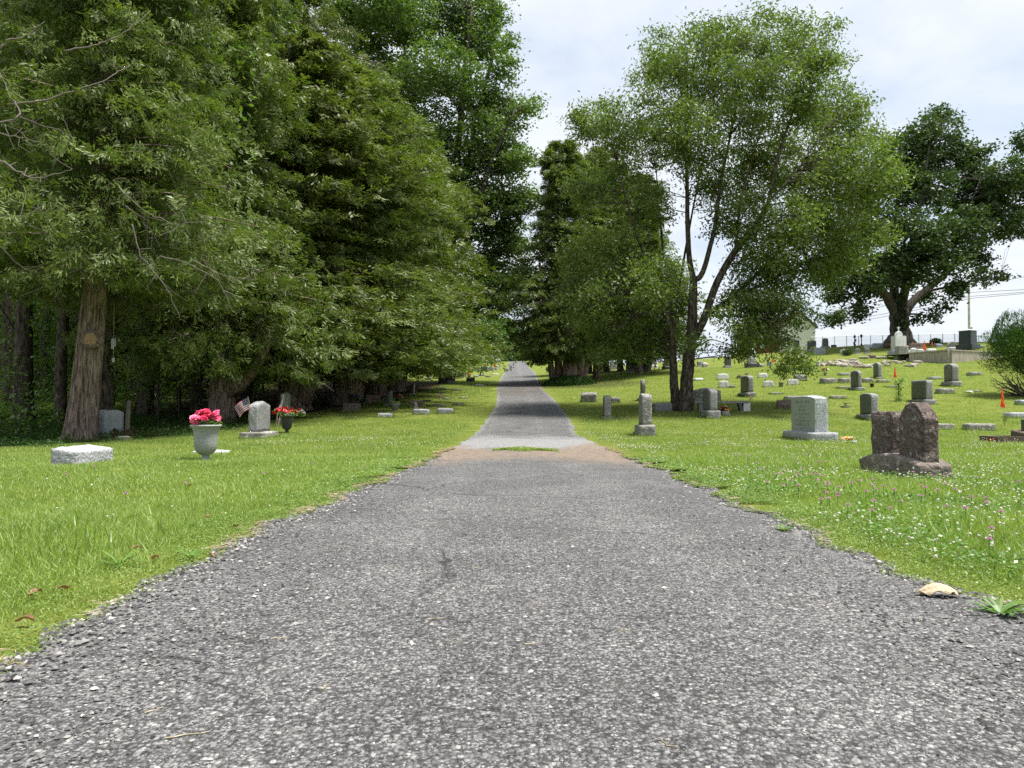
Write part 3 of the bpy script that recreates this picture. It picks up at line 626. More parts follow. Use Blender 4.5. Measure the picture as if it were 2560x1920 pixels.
# two rough brown stones on one base: one monument
p = ground_hit(2290, 1203); bx, by = p.x, p.y
mon = empty("twin_headstone", (bx + .18, by + .62, G(bx, by + .5)), RZ["R"] + .1, "pair of rough lichened brown granite tablets sharing one humped base among the clover", "gravestone")
link("base", block_mesh("base", 1.16, .42, .34, "arch", .016, 9, ["pinkbase"], 3, front=False, rise=.08, chamf=.015), mon, (0, 0, -.08))
link("tablet", block_mesh("tablet", .44, .2, .67, "serp", .028, 11, ["pink"], 5, front=False, rise=.13, chamf=.03), mon, (.29, 0, .18))
link("tablet", block_mesh("tablet", .41, .2, .57, "flat", .024, 11, ["pink"], 9, front=False, chamf=.03), mon, (-.29, 0, .175))
S(2151, 2182, 2201, 984, 1038, 1053, "dark faced arched headstone just behind the tall brown twin stones", "arch", rise=.05)
S(2280, 2319, 2337, 952, 1001, 1012, "dark square headstone with ivy climbing its left edge", "flat")
S(2362, 2384, 2401, 909, 954, 967, "arched headstone with a pale streaked panel below the concrete terrace wall", "arch", text=[(.55, .7, .5, 5)], tx="inscr_pale")
S(2129, 2147, 2157, 926, 969, 977, "arched rough sided headstone with small flags at its left", "arch", rise=.06)
S(2185, 2197, 2207, 906, 943, 947, "narrow arched headstone in front of the tumbled stone wall", "arch", rise=.08)
S(1853, 1871, 1885, 940, 983, 994, "olive faced arched headstone between two rows of white markers", "arch", ("steel_face", "grey_rough"), rise=.05)
S(1758, 1777, 1796, 971, 1028, 1047, "round shouldered headstone beside the colourful flower bunch near the maple", "serp", ("grey", "grey_rough"), rise=.1)
S(1590, 1607, 1632, 984, 1063, 1092, "tall rough grey headstone on a chunky base nearest the lane", "arch", ("grey", "lichen"), rise=.06, seg=8, rough=.03, bm_="lichen", baserough=.03, w=.62)
S(1595, 1605, 1615, 948, 994, 1003, "slender grey round topped pillar stone behind the chunky based one", "round", ("grey", "lichen"), w=.42, rough=.02)
S(1505, 1511, 1529, 988, 1041, 1047, "short rough grey headstone on a thin base left of the chunky based one", "serp", ("grey", "lichen"), w=.45, rough=.03, ov=.05, bm_="lichen", rise=.08)
M(1454, 1492, 980, 1006, "mossy lichened slant marker nearest the right-hand cedar", .3, ("lichen",), "slant", -.25, .03, 6, rise=.1)
M(1529, 1550, 992, 1008, "small lichened marker half hidden behind the short rough headstone", .2, ("lichen",), "hip", .1, .03, 5, rise=.06)
M(1636, 1681, 1006, 1030, "grey lettered marker leaning at the left foot of the twin trunked tree", .2, ("grey", "grey"), "arch", .1, .01, 5, rise=.03, front=True, text=[(.6, .7, .14, 9), (.3, .5, .12, 7)])
M(1731, 1804, 970, 1007, "broad lichened double headstone behind the bench end and tree trunk", .22, ("lichen", "grey_rough"), "serp", .12, .02, 6, rise=.1, front=True, name="headstone", text=[(.5, .6, .3, 6)])
M(1947, 1983, 999, 1023, "dark rough slant marker left of the big grey green slab", .35, ("brownstone",), "slant", -.3, .03, 6, rise=.16)
M(1965, 2002, 990, 1000, "low flat topped block behind the dark slant marker", .3, ("grey_rough",)); M(2019, 2056, 988, 994, "low block peeking over the big grey green slab", .3, ("grey_rough",))
M(2079, 2116, 989, 998, "low dark fronted block right of the big grey green slab", .3, ("lichen",))
M(1927, 1959, 981, 986, "flush grey marker in the grass below the white markers", .3, ("grey",))
M(1793, 1823, 934, 949, "clean white arched marker, the upper left of the white ones", .12, ("white",), "arch", .1, 0, 4, rise=.04)
M(1797, 1824, 952, 970, "white marker with black streaks below the clean white one", .12, ("stained", "white"), "arch", .1, 0, 4, rise=.04, front=True)
M(1825, 1838, 963, 970, "tiny grey block beside a black streaked white marker", .15, ("grey",))
M(1896, 1921, 933, 945, "white arched marker, upper right of the white ones", .12, ("white",), "arch", .1, 0, 4, rise=.04)
M(1908, 1937, 952, 968, "white black stained marker left of the stone pot", .12, ("stained", "white"), "arch", .1, 0, 4, rise=.04, front=True)
M(1969, 1998, 948, 963, "white stained marker under the hanging maple spray", .12, ("stained", "white"), "arch", .1, 0, 4, rise=.03, front=True)
M(1988, 2016, 934, 952, "grey lichened tilted tablet behind the stained white marker under the hanging spray", .3, ("lichen",), "slant", .1, .02, 4, rise=.1)
M(1843, 1855, 936, 947, "little brown cross shaped marker behind the olive faced headstone", .12, ("brownstone",), "peak", 0, .01, 4, rise=.09)
M(2055, 2092, 945, 959, "rough grey block under the red flower pot", .35, ("lichen",), rough=.02); M(2100, 2129, 945, 958, "rough grey block left of the arched stone with small flags", .35, ("lichen",), rough=.02)
M(2157, 2184, 945, 957, "rough grey block right of the arched stone with small flags", .35, ("lichen",), rough=.02); M(2099, 2129, 932, 939, "low grey block in the back row by the small flag", .3, ("grey_rough",))
M(2097, 2128, 966, 972, "flat grey marker at the foot of the arched stone with small flags", .4, ("grey",)); M(2196, 2224, 949, 957, "small grey block just left of the flag on a round iron medallion", .3, ("lichen",))
M(2219, 2249, 964, 969, "flush marker at the foot of the medallion flag", .35, ("grey",)); M(2326, 2356, 942, 949, "flat slab marker left of the arched stone with the pale streaked panel", .4, ("grey_rough",))
M(2425, 2456, 930, 940, "single rough block on the grass below the terrace wall corner", .35, ("lichen",), rough=.02); M(2347, 2388, 971, 985, "mossy green grey block below the arched stone with the pale streaked panel", .3, ("lichen",), rough=.02)
M(2340, 2387, 1059, 1075, "low grey block right of the tall brown twin stones", .3, ("lichen",), rough=.025, seg=5); M(2422, 2489, 1059, 1077, "long low stone with white lichen near the fallen flag", .32, ("lichen",), rough=.03, seg=6)
M(2522, 2580, 1031, 1046, "long pale low stone at the right edge behind the round medallion", .3, ("pale_rough",), rough=.02); M(2549, 2580, 1000, 1013, "small bluish block at the right edge below the juniper", .3, ("bluegrey",))
M(2422, 2434, 977, 983, "whitish scrap of stone in the grass", .3, ("white",), "hip", .2, .02); M(2436, 2452, 975, 980, "flat lichened stone flush in the grass right of the whitish scrap", .5, ("lichen",), "hip", .1, .02)
M(1736, 1758, 945, 952, "flat white marker lying in the grass right of the tree trunk", .4, ("white",), "hip", .1, .02)
# grave plot with kerb at the right edge
gp = ground_hit(2540, 1106); gxx, gyy = gp.x, gp.y
kb = empty("grave_kerb", (gxx + .2, gyy + .3, G(gxx, gyy + .3)), -.05, "brown stone kerbed grave plot with a polished headstone at the right edge", "grave plot")
m = MB(); m.box((-.05, -.3, .05), (1.1, .1, .16)); m.box((-.05, .35, .05), (1.1, .1, .16)); m.box((-.55, .025, .05), (.1, .55, .16), rz=.0); m.obj("kerb", MAT["brownstone"], kb)
link("plinth", block_mesh("plinth", .34, .5, .18, "slant", .01, 4, ["brownstone"], 4, rise=.06), kb, (.2, .02, .1))
link("tablet", block_mesh("tablet", .4, .18, .36, "flat", 0, 4, ["dark"], 4), kb, (.36, .02, .16))
# stone bench behind the maple
b0 = ground_hit(1872, 1028); b1 = P3(1735, 1012, b0.y + 1.2)
bn = empty("stone_bench", (b0.x - .85, b0.y + .2, G(b0.x - .85, b0.y + .2)), -.04, "long low stone bench with a pale end slab behind the twin trunked tree", "bench")
hb = zat(1005, b0.y) - bn.location.z
m = MB(); m.box((-.1, 0, hb), (1.95, .36, .075)); m.obj("seat", MAT["lichen"], bn)
m = MB(); m.box((.8, 0, hb / 2 - .07), (.24, .3, hb + .06)); m.obj("leg", MAT["white"], bn)
m = MB(); m.box((.6, 0, hb / 2 - .07), (.1, .3, hb + .1), tilt=-.3); m.obj("leg", MAT["dark"], bn); m = MB(); m.box((-.85, 0, hb / 2 - .07), (.16, .3, hb + .06)); m.obj("leg", MAT["grey"], bn)

# --- right, middle distance and hilltop
S(1566, 1580, 1595, 898, 924, 930, "wide dark family stone between the two slender hill trees", "flat", ("dark", "grey_rough"), "C", t=.3, text=[(.35, .7, .3, 6)], tx="inscr_pale", rough=0)
M(1525, 1545, 903, 924, "pale blue grey headstone between the slender hill tree trunks", .25, ("bluegrey",), "serp", .1, 0, 4, rise=.08, name="headstone")
S(1456, 1470, 1481, 904, 928, 932, "near black headstone beside the cluster of cedar trunks", "flat", ("dark", "brownstone"), "C", t=.3, rough=0)
M(1480, 1498, 901, 913, "white headstone right of the near black one by the cedars", .25, ("white",), "serp", 0, 0, 3, rise=.08, name="headstone")
S(1627, 1635, 1643, 886, 912, 920, "grey headstone on white base right of the forked hill tree", "flat", ("grey", "grey_rough"), "C", t=.3, bm_="white")
M(1340 + 8, 1363, 892, 899, "white stone on the bank at the top right of the lane", .3, ("white",), "flat", 0, 0, 2, name="headstone"); M(1363, 1381, 888, 909, "tall pale stone beside the cluster of cedar trunks, lane side", .3, ("pale",), "flat", 0, 0, 3, name="headstone")
um = empty("urn_monument", P3(1670, 923, ground_hit(1670, 923).y), 0, "granite pillar topped by a dark urn on a stepped base", "monument"); ud = um.location.y; sc = ud / F
link("base", block_mesh("base", 26 * sc, 26 * sc, 9 * sc, "flat", .01, 3, ["dark"], 2), um, (0, .2, -.05)); link("plinth", block_mesh("plinth", 21 * sc, 21 * sc, 9 * sc, "flat", 0, 3, ["grey"], 2), um, (0, .2, 8 * sc - .05))
link("die", block_mesh("die", 17 * sc, 17 * sc, 20 * sc, "flat", 0, 3, ["grey", "bluegrey"], 2, .08), um, (0, .2, 17 * sc - .05))
m = MB(); m.lathe(np.array([(0, 0), (4, 0), (2, 2), (1.6, 4), (5, 7), (6.4, 10), (5, 12.5), (2.5, 13.5), (1.5, 15), (0, 16)]) * sc, 14, c=(0, .2, 37 * sc - .05)); m.obj("urn", MAT["iron"], um, True)
S(1704, 1709, 1715, 857, 884, 898, "tall pale column stone high up between the twin trunks", "round", ("grey", "grey"), "C", t=.35, bm_="white"); 
S(1745, 1751, 1757, 902, 914, 917, "small dark stone beside a boulder right of the big trunk", "flat", ("bluegrey", "grey"), "C", t=.25); M(1757, 1771, 906, 918, "rounded grey boulder marker right of the small dark stone", .35, ("fieldstone",), "hip", 0, .04, 4, rise=.12, name="boulder", cat="boulder")
S(1814, 1821, 1829, 889, 914, 919, "dark headstone partly veiled by the low maple leaves", "serp", ("dark", "grey_rough"), "C", t=.25)
# tall stacked monument
q = ground_hit(1882, 919); sc = q.y / F; tm = empty("stacked_monument", (q.x, q.y + .4, G(q.x, q.y + .3)), 0, "tall weathered stacked monument with a dark top block below the house", "monument")
link("base", block_mesh("base", 28 * sc, 26 * sc, 13 * sc, "flat", .02, 4, ["dark"], 2, front=False), tm, (0, 0, -.05)); link("shaft", block_mesh("shaft", 19 * sc, 18 * sc, 36 * sc, "arch", .02, 4, ["stained"], 5, rise=.1, front=False), tm, (.02, 0, 12 * sc)); link("top_block", block_mesh("top_block", 10 * sc, 10 * sc, 20 * sc, "flat", 0, 3, ["dark"], 5), tm, (0, 0, 47 * sc))
M(1897, 1910, 909, 918, "pale broken block at the right of the tall stacked monument", .4, ("grey_rough",), "hip", 0, .03, 3); M(1920, 1932, 904, 915, "small dark topped white stone right of the stacked monument", .3, ("bluegrey",), "flat", 0, 0, 2)
M(2036, 2064, 869, 886, "plain flat blue grey headstone on the upper slope below the house corner", .25, ("bluegrey",), "flat", 0, 0, 3, name="headstone")
S(2021, 2031, 2042, 850, 872, 877, "dark round shouldered headstone at the corner of the white house", "serp", ("dark", "dark"), "C", t=.25); S(2058, 2065, 2073, 844, 864, 868, "dark tapered headstone on the skyline right of the white house", "arch", ("steel_face", "grey_rough"), "C", t=.3, taper=.12, rise=.05)
S(1989, 1994, 2000, 842, 860, 867, "dark narrow obelisk stone against the white house wall", "flat", ("dark", "dark"), "C", t=.35); M(2080, 2092, 862, 867, "low black stone on the skyline", .3, ("black",), "flat", 0, 0, 2)
S(2007, 2010, 2013, 876, 889, 890, "thin white pillar stone below the house", "round", ("white", "white"), "C", t=.2)
M(2104, 2125, 874, 887, "small white bench shaped stone with a bush before it", .3, ("white",), "flat", 0, 0, 3, name="headstone")
S(2141, 2147, 2152, 870, 882, 885, "left of two little grey stones on bases on the upper slope", "round", ("grey", "grey"), "C", t=.2); S(2165, 2171, 2176, 869, 882, 885, "right of two little grey stones on bases on the upper slope", "round", ("grey", "grey"), "C", t=.2)
M(2162, 2182, 861, 870, "squat white double marker on the crest left of the long pale stone", .25, ("white",), "flat", 0, 0, 2); M(2184, 2212, 858, 870, "long pale stone with two panels on the crest left of the round planter", .25, ("bluegrey",), "flat", 0, 0, 3, text=[(.5, .85, .3, 2)], tx="inscr_pale", front=True)
# cross monument
q = ground_hit(2252, 889); sc = q.y / F; cmn = empty("cross_monument", (q.x, q.y + .3, G(q.x, q.y + .3)), .1, "pale monument crowned with a stone cross before the great oak", "monument")
link("base", block_mesh("base", 44 * sc, 30 * sc, 14 * sc, "flat", .01, 3, ["pale_rough"], 2, front=False), cmn, (0, 0, -.05)); link("die", block_mesh("die", 30 * sc, 20 * sc, 36 * sc, "flat", 0, 3, ["white", "pale"], 2), cmn, (0, 0, 13 * sc))
link("pediment", block_mesh("pediment", 15 * sc, 12 * sc, 13 * sc, "arch", 0, 4, ["white"], 2, rise=.2), cmn, (0, 0, 48 * sc)); m = MB(); m.box((0, 0, 67 * sc), (2.2 * sc, 2.2 * sc, 12 * sc)); m.box((0, 0, 69.5 * sc), (8 * sc, 2 * sc, 2.2 * sc)); m.obj("cross", MAT["white"], cmn)
S(2246, 2260, 2274, 862, 888, 898, "dark rock faced headstone right before the cross monument", "serp", ("lichen", "grey_rough"), "C", t=.4, rough=.04, bm_="grey_rough", rise=.05)
S(2277, 2293, 2310, 857, 868, 872, "polished red brown family stone behind orange flags on the crest", "serp", ("rosy", "rosy"), "C", t=.3, text=[(.5, .6, .4, 4)], tx="iron")
M(2278, 2292, 870, 880, "carved white marker left of the concrete terrace wall", .2, ("white",), "peak", 0, .01, 4, rise=.05); M(2293, 2310, 873, 880, "low white slab right of the carved white marker", .3, ("white",)); M(2316, 2341, 872, 880, "low white double slab above the terrace wall's left end", .4, ("white",))
M(2341, 2359, 858, 867, "grey slant stone on the crest left of the round topped monument", .4, ("bluegrey",), "slant", .1, 0, 3, rise=.15)
S(2375, 2384, 2394, 853, 868, 875, "squat stone with a rolled top left of the big dark monument", "round", ("grey", "grey_rough"), "C", t=.4, bm_="white"); M(2450, 2463, 864, 871, "small grey slab right of the big dark monument", .3, ("grey",))
# big dark monument on the terrace
q = ground_hit(2420, 874); dd = q.y - 1.; p0 = P3(2420, 874, dd); sc = dd / F
bg = empty("family_monument", (p0.x, p0.y, p0.z), -1.08, "big dark green granite family monument with pale edges on the terrace", "monument")
link("base", block_mesh("base", 42 * sc, 36 * sc, 13 * sc, "flat", 0, 3, ["black", "black", "pale"], 2, tmat=2), bg, (0, 0, 0)); link("die", block_mesh("die", 32 * sc, 27 * sc, 34 * sc, "flat", 0, 3, ["black"], 2, taper=.04), bg, (0, 0, 13 * sc)); link("cap", block_mesh("cap", 33 * sc, 28 * sc, 5 * sc, "hip", .0, 4, ["pale"], 2, rise=.1, front=False), bg, (0, 0, 46.5 * sc))
# concrete terrace wall
cw = ground_hit(2375, 908); A = P3(2277, 889, cw.y + 3.); C = P3(2500, 880, cw.y + 2.2); ztop = zat(877, cw.y)
m = MB(); wl = empty("terrace_wall", cw, 0, "stained concrete terrace retaining wall with an angled corner", "wall")
for (a, b, zt) in ((A, cw, ztop), (cw, C, ztop)):
    mid = ((a.x + b.x) / 2 - cw.x, (a.y + b.y) / 2 - cw.y); L = math.hypot(a.x - b.x, a.y - b.y); zb = -.6
    m.box((mid[0], mid[1], (zt - cw.z + zb) / 2), (L + (.0 if b is cw else .02), .3 if b is cw else .296, zt - cw.z - zb), rz=math.atan2(b.y - a.y, b.x - a.x))
m.obj("wall_face", MAT["concrete"], wl)
m = MB()
for (a, b) in ((A, cw), (cw, C)):
    L = math.hypot(a.x - b.x, a.y - b.y); m.box(((a.x + b.x) / 2 - cw.x, (a.y + b.y) / 2 - cw.y, ztop - cw.z + .04 + (.003 if b is cw else 0)), (L, .38, .08), rz=math.atan2(b.y - a.y, b.x - a.x))
m.obj("coping", MAT["concrete"], wl)
tf = [Vector((A.x, A.y, ztop + .03)), Vector((cw.x, cw.y + .2, ztop + .03)), Vector((C.x, C.y + .2, ztop + .03)), Vector((C.x, C.y + 6, ztop + .3)), Vector((A.x, A.y + 5, ztop + .2))]
tag(link("terrace_lawn", mesh_np("terrace_lawn", [tuple(v) for v in tf], [np.array([[0, 1, 2, 3, 4]])], bpy.data.materials["lawn_ground"])), kind="structure")

# loose field stones of the tumbled wall
def rock_mesh(k):
    r = np.random.default_rng(30 + k); bm = bmesh.new(); bmesh.ops.create_icosphere(bm, subdivisions=2, radius=1)
    sx, sy, sz = 1, r.uniform(.6, .9), r.uniform(.4, .65)
    for v in bm.verts:
        n = mnoise.fractal(v.co * 1.3 + Vector((k * 5, 0, 0)), 1, 2, 3); v.co *= 1 + .35 * n; q = v.co; v.co = Vector((max(-.8, min(.8, q.x)) * sx, max(-.75, min(.75, q.y)) * sy, max(-.6, min(.7, q.z)) * sz))
    me = bpy.data.meshes.new("field_stone"); bm.to_mesh(me); bm.free(); me.materials.append(MAT["fieldstone"]); return me
RKM = [rock_mesh(k) for k in range(6)]
rk = np.random.default_rng(5); k = 0
for (ua, ub, v0, v1, n, sz) in ((2042, 2100, 905, 915, 17, .26), (2098, 2142, 902, 918, 14, .34), (2142, 2188, 911, 921, 10, .28), (2205, 2262, 903, 915, 9, .24), (2268, 2302, 900, 918, 9, .3)):
    for e in range(n):
        u = ua + (ub - ua) * (e + rk.random() * .8) / n; v = rk.uniform(v0, v1); p = ground_hit(u, v)
        o = link("field_stone", RKM[k % 6], loc=(p.x, p.y, p.z + .06), rz=rk.uniform(0, 6)); s = sz * rk.uniform(.6, 1.25); o.scale = (s * 1.25, s, s); k += 1
        tag(o, "loose pale field stone of the tumbled dry wall on the slope", "stone", "field stones of the tumbled dry wall")
for (ua, ub, n) in ((2150, 2172, 5), (2192, 2218, 6)):
    for e in range(n):
        p = ground_hit(ua + (ub - ua) * (e + .5) / n, 897); o = link("field_stone", RKM[(k + 2) % 6], loc=(p.x, p.y, p.z + .08), rz=e); o.scale = (.2, .17, .26); k += 1
        tag(o, "grey stone of the low kerb row on the upper slope", "stone", "stones of the low kerb row")
M(2174, 2190, 886, 896, "dark block in the middle of the low kerb row of stones", .3, ("brownstone",), "hip", 0, .02, 3, rise=.05)

# --- left of the lane
bk = ground_hit(200, 1168)
o = link("grave_marker", block_mesh("grave_marker", .98, .36, .34, "slant", .02, 9, ["pale_rough", "pale_rough", "pale"], 4, front=False, rise=.045, tmat=2), loc=(bk.x - .2, bk.y + .44, -.08), rz=math.pi / 2 + .02)
tag(o, "clean pale granite low block with rough sides alone on the lawn before the big cedar", "gravestone")
S(615, 640, 677, 1003, 1081, 1098, "grey headstone with a pitched left side behind the striped flag on the left lawn", "peak", ("grey", "grey_rough"), "L", rise=.09, bm_="lichen", ov=.16, text=[(.55, .35, .14, 4)], tx="inscr_pale", w=.95, rough=.025, seg=7)
S(242, 256, 312, 1025, 1088, 1094, "dim grey arched family stone behind the foot of the big cedar", "arch", ("bluegrey", "grey_rough"), "L", w=1.0, t=.34, rise=.06, text=[(.55, .5, .16, 6)], tx="inscr_pale", rough=.03)
M(292, 317, 1090, 1100, "small pale kerb block before the dim family stone by the big cedar", .2, ("lichen",), rough=.02)
S(699, 707, 738, 981, 1047, 1060, "dark green grey peaked headstone behind the black flower urn", "peak", ("steel_face", "steel_face"), "L", w=.8, rise=.08, bm_="grey", text=[(.75, .12, .12, 1), (.45, .1, .1, 1)], tx="white")
M(478, 560, 1125, 1137, "flush pale marker in the lawn right behind the granite urn", .3, ("pale",), rough=.01)
S(872, 880, 891, 954, 988, 994, "dark shaded upright stone next to the straight cedar trunk", "arch", ("dark", "dark"), "L", w=.7)
M(855, 897, 1008, 1030, "low brown granite block in the shade left of the striped flag", .4, ("brownstone",), rough=.02, seg=4)
M(914, 949, 987, 1008, "wide pale rose family stone in the shade under the cedars", .3, ("rosy", "grey"), "flat", .1, .0, 4, name="headstone", front=True)
S(964, 976, 985, 977, 1010, 1015, "dark narrow headstone behind the white scrolled urn", "flat", ("grey", "dark"), "L", w=.6, text=[(.5, .5, .3, 4)], tx="inscr_pale")
S(1025, 1034, 1041, 957, 984, 990, "rose brown pillar headstone on the shaded slope", "serp", ("rosy", "brownstone"), "L", w=.55, rise=.06)
M(1021, 1058, 1001, 1019, "flat fronted brown grey stone behind a slanted pale splinter", .3, ("brownstone",), "flat", .1, 0, 3)
M(1031, 1046, 1005, 1025, "slanted pale splinter of stone leaning behind a rock faced marker", .15, ("grey",), "peak", .4, .01, 5, rise=.28)
M(943, 981, 1032, 1044, "pale low lettered marker nearest on the shaded slope", .25, ("white", "grey"), "flat", .05, 0, 3, front=True, text=[(.5, .8, .3, 8)])
M(1032, 1071, 1023, 1037, "rock faced pale marker before the slanted splinter", .35, ("pale_rough",), rough=.03, seg=6); M(1093, 1131, 1021, 1035, "rock faced pale marker nearest the lane on the left", .35, ("pale_rough",), rough=.03, seg=6)
M(1080, 1110, 1011, 1018, "dark low marker at the foot of the small flag on the slope", .3, ("dark",)); M(1131, 1160, 1007, 1014, "dark rough low marker beside the lane in the shade", .3, ("brownstone",), rough=.02)
M(1107, 1125, 994, 999, "thin low stone uphill of the small flag on the slope", .3, ("grey",)); M(1148, 1168, 992, 997, "thin broken low stone close to the lane", .3, ("lichen",)); M(1058, 1075, 999, 1004, "thin dark stone beside the brown grey stone", .3, ("dark",))
M(1054, 1077, 971, 976, "leftmost of three thin pale slabs at the shade's upper edge", .4, ("grey",)); M(1090, 1113, 970, 975, "middle of three thin pale slabs at the shade's upper edge", .4, ("grey",)); M(1132, 1154, 973, 977, "rightmost of three thin pale slabs at the shade's upper edge", .4, ("grey",)); M(1187, 1210, 961, 966, "thin pale slab by the lane on the upper left slope", .4, ("grey",))
M(1117, 1137, 952, 959, "tilted grey slab at the foot of the black medallion stake", .4, ("grey",)); M(1165, 1187, 943, 954, "black fronted low stone with a pale top below a striped pot", .4, ("black",), "flat", 0, 0, 3)
S(1065, 1073, 1080, 915, 944, 950, "tall dark pillar stone with a pale edge in the upper shade", "flat", ("grey", "dark"), "L", w=.6)
S(1153, 1157, 1161, 909, 927, 929, "tall white streaked stone at the end of the cedar row", "arch", ("stained", "white"), "C", t=.3, ov=.03)
for a in ((1185, 1200, 917, 928, "peaked grey stone, left of four in a row beside the upper lane", "bluegrey", "peak"), (1202, 1219, 916, 928, "dark pale panelled stone, second of four in a row beside the upper lane", "dark", "flat"), (1220, 1234, 915, 927, "grey slanted stone, third of four in a row beside the upper lane", "bluegrey", "serp"), (1238, 1249, 912, 923, "white stone, right of four in a row beside the upper lane", "white", "serp"),
          (1169, 1184, 898, 908, "broad grey stone on the far crest left of the lane", "grey", "flat"), (1184.5, 1188, 897, 906, "thin white post stone on the far crest", "white", "flat"), (1193, 1202, 901, 907, "low grey stone on the far crest", "grey", "serp"), (1205, 1211, 891, 904, "slender white statue like stone on the far crest", "white", "peak"), (1212, 1220, 894, 903, "dark red and black stone on the far crest", "dark", "serp"), (1227, 1235, 888, 903, "tall grey pillar stone on the far crest", "bluegrey", "flat"), (1238, 1251, 898, 904, "low white stone on the far crest beside the lane", "white", "flat")):
    M(a[0], a[1], a[2], a[3], a[4], .35, (a[5],), a[6], 0, 0, 4, name="headstone", rise=.18)
for a in ((1152, 1165, 937, 942, "grey flush slab left of the striped pot", "bluegrey"), (1184, 1196, 938, 943, "grey flush slab right of the striped pot", "bluegrey"), (1196, 1213, 935, 940, "wide flush slab in the upper left grass", "bluegrey"), (1213, 1226, 939, 943, "small flush slab in the upper left grass nearest the lane", "grey"), (1228, 1247, 934, 937, "pale flush slab right beside the upper lane", "white")): M(*a[:5], .6, (a[5],), hmin=.08)
S(1328, 1329.4, 1331, 886, 895, 896, "slim white obelisk on the far crest right of the lane", "round", ("white", "white"), "C", t=.3, ov=.05)
# ------------------------------------------------------------------ flags
def flag_us(u, vb, vt, label, hang=.62, lean=.0, size=None, dirx=-1, d=None, droop=.75, zb=None):
    p = ground_hit(u, vb) if d is None else P3(u, vb, d); h = zat(vt, p.y) - zat(vb, p.y); root = empty("small_flag", p, 0, label, "flag")
    m = MB(); m.tube([(0, 0, -.08), (lean * .5, 0, h * .5), (lean, 0, h)], .006, 6); m.obj("staff", MAT["staff"], root)
    H = size or h * .42; L = H * 1.55; nx, ny = 27, 14
    V = np.zeros((ny, nx, 3))
    for j in range(ny):
        for i in range(nx):
            a = i / (nx - 1); b = j / (ny - 1); s = h * .985 - b * H
            x = dirx * L * a * (1 - .35 * droop); z = s - droop * L * a * (.55 + .35 * a) ; y = .05 * math.sin(a * 7 + b * 2.) * a * H * 3 + .02
            V[j, i] = (x * (1 - .25 * b * a) + lean * s / h, y, z + .12 * b * a * H)
    q = []; mi = []
    for j in range(13):
        for i in range(nx - 1):
            k = j * nx + i; q.append((k, k + 1, k + nx + 1, k + nx)); mi.append(2 if (i < 11 and j < 7) else (0 if j % 2 == 0 else 1))
    me = mesh_np("cloth", V.reshape(-1, 3), [np.array(q)], [MAT["flag_red"], MAT["flag_white"], MAT["flag_blue"]], True, mi); cl = link("cloth", me, root)
    st = MB()
    for j in range(6):
        for i in range(5 + j % 2):
            ii, jj = 1.2 + i * 1.75 + (0 if j % 2 else .9), .8 + j * 1.05; i0, j0 = int(ii), int(jj); c = V[j0, i0] + (V[j0, i0 + 1] - V[j0, i0]) * (ii - i0) + (V[j0 + 1, i0] - V[j0, i0]) * (jj - j0)
            r = H * .027
            for sy in (-.004, .004): st.add([c + (-r, sy, 0), c + (0, sy, -r), c + (r, sy, 0), c + (0, sy, r)], [(0, 1, 2, 3)])
    st.obj("stars", MAT["flag_white"], cl); return root
flag_us(637, 1068, 991, "striped national flag on a leaning stick before the grey headstone on the left lawn", lean=-.22, size=.37, droop=.6)
flag_us(694, 1070, 990, "drooping starred flag standing behind the black flower urn", lean=.17, size=.3, droop=1.5)
flag_us(1105, 1011, 978, "small striped flag on the shaded slope beside the lane", size=.17, droop=.95); flag_us(940, 1008, 990, "furled striped flag in the dark under the cedars", size=.18, droop=1.7)
flag_us(1882, 1002, 985, "tiny striped flag at the pale end of the stone bench", size=.13, droop=1.1); flag_us(2129, 955, 936, "striped flag at the left edge of the arched stone among low blocks", size=.18, droop=1.1); flag_us(2134, 930, 899, "striped flag before the tumbled stone wall", size=.25, droop=1.2, dirx=1)
flag_us(1640, 925, 911, "striped flag at the foot of the grey headstone with a white base", size=.2, droop=1.2); flag_us(2112, 876, 864, "faded flag behind the white bench shaped stone", size=.22, droop=1.2); flag_us(2141, 862, 845, "flag beside the left lantern post on the skyline", size=.3, droop=1.); flag_us(1237, 926, 917, "striped flag by the row of four stones at the upper lane", size=.35, droop=1.3)
def flag_or(u, vb, vt, vl, label, ring=False, wd=.16, seed=0, lean=.0):
    p = ground_hit(u, vb); h = zat(vt, p.y) - zat(vb, p.y); L = min(.92 * h, zat(vt, p.y) - zat(vl, p.y)); root = empty("memorial_flag", p, seed, label, "flag")
    m = MB(); m.tube([(0, 0, -.05), (lean, 0, h)], max(.006, .0002 * p.y), 6); m.obj("staff", MAT["staff"], root)
    nx, ny = 9, 15; V = []
    for j in range(ny):
        b = j / (ny - 1)
        for i in range(nx):
            a = i / (nx - 1); wv = wd * (.12 + .88 * b ** .8); x = lean * (1 - b * L / h) - (a - .35) * wv * (1 if j < ny - 1 else .9)
            V.append((x, .05 * math.sin(a * 9 + b * 3 + seed) * b * wd * 4, h - b * L * (1 - .12 * a) - .06 * a * L * b))
    i = (np.arange(ny - 1)[:, None] * nx + np.arange(nx - 1)[None]).ravel(); q = np.stack([i, i + 1, i + nx + 1, i + nx], -1)
    mi = [1 if (5 <= k // (nx - 1) <= 10 and (k // (nx - 1) + k % (nx - 1)) % 4 == 0 and 1 < k % (nx - 1) < 6) else 0 for k in range(len(q))]
    link("cloth", mesh_np("cloth", V, [q], [MAT["orange"], MAT["yellow"]], True, mi), root)
    if ring: medallion(root, ring, p.y)
    return root
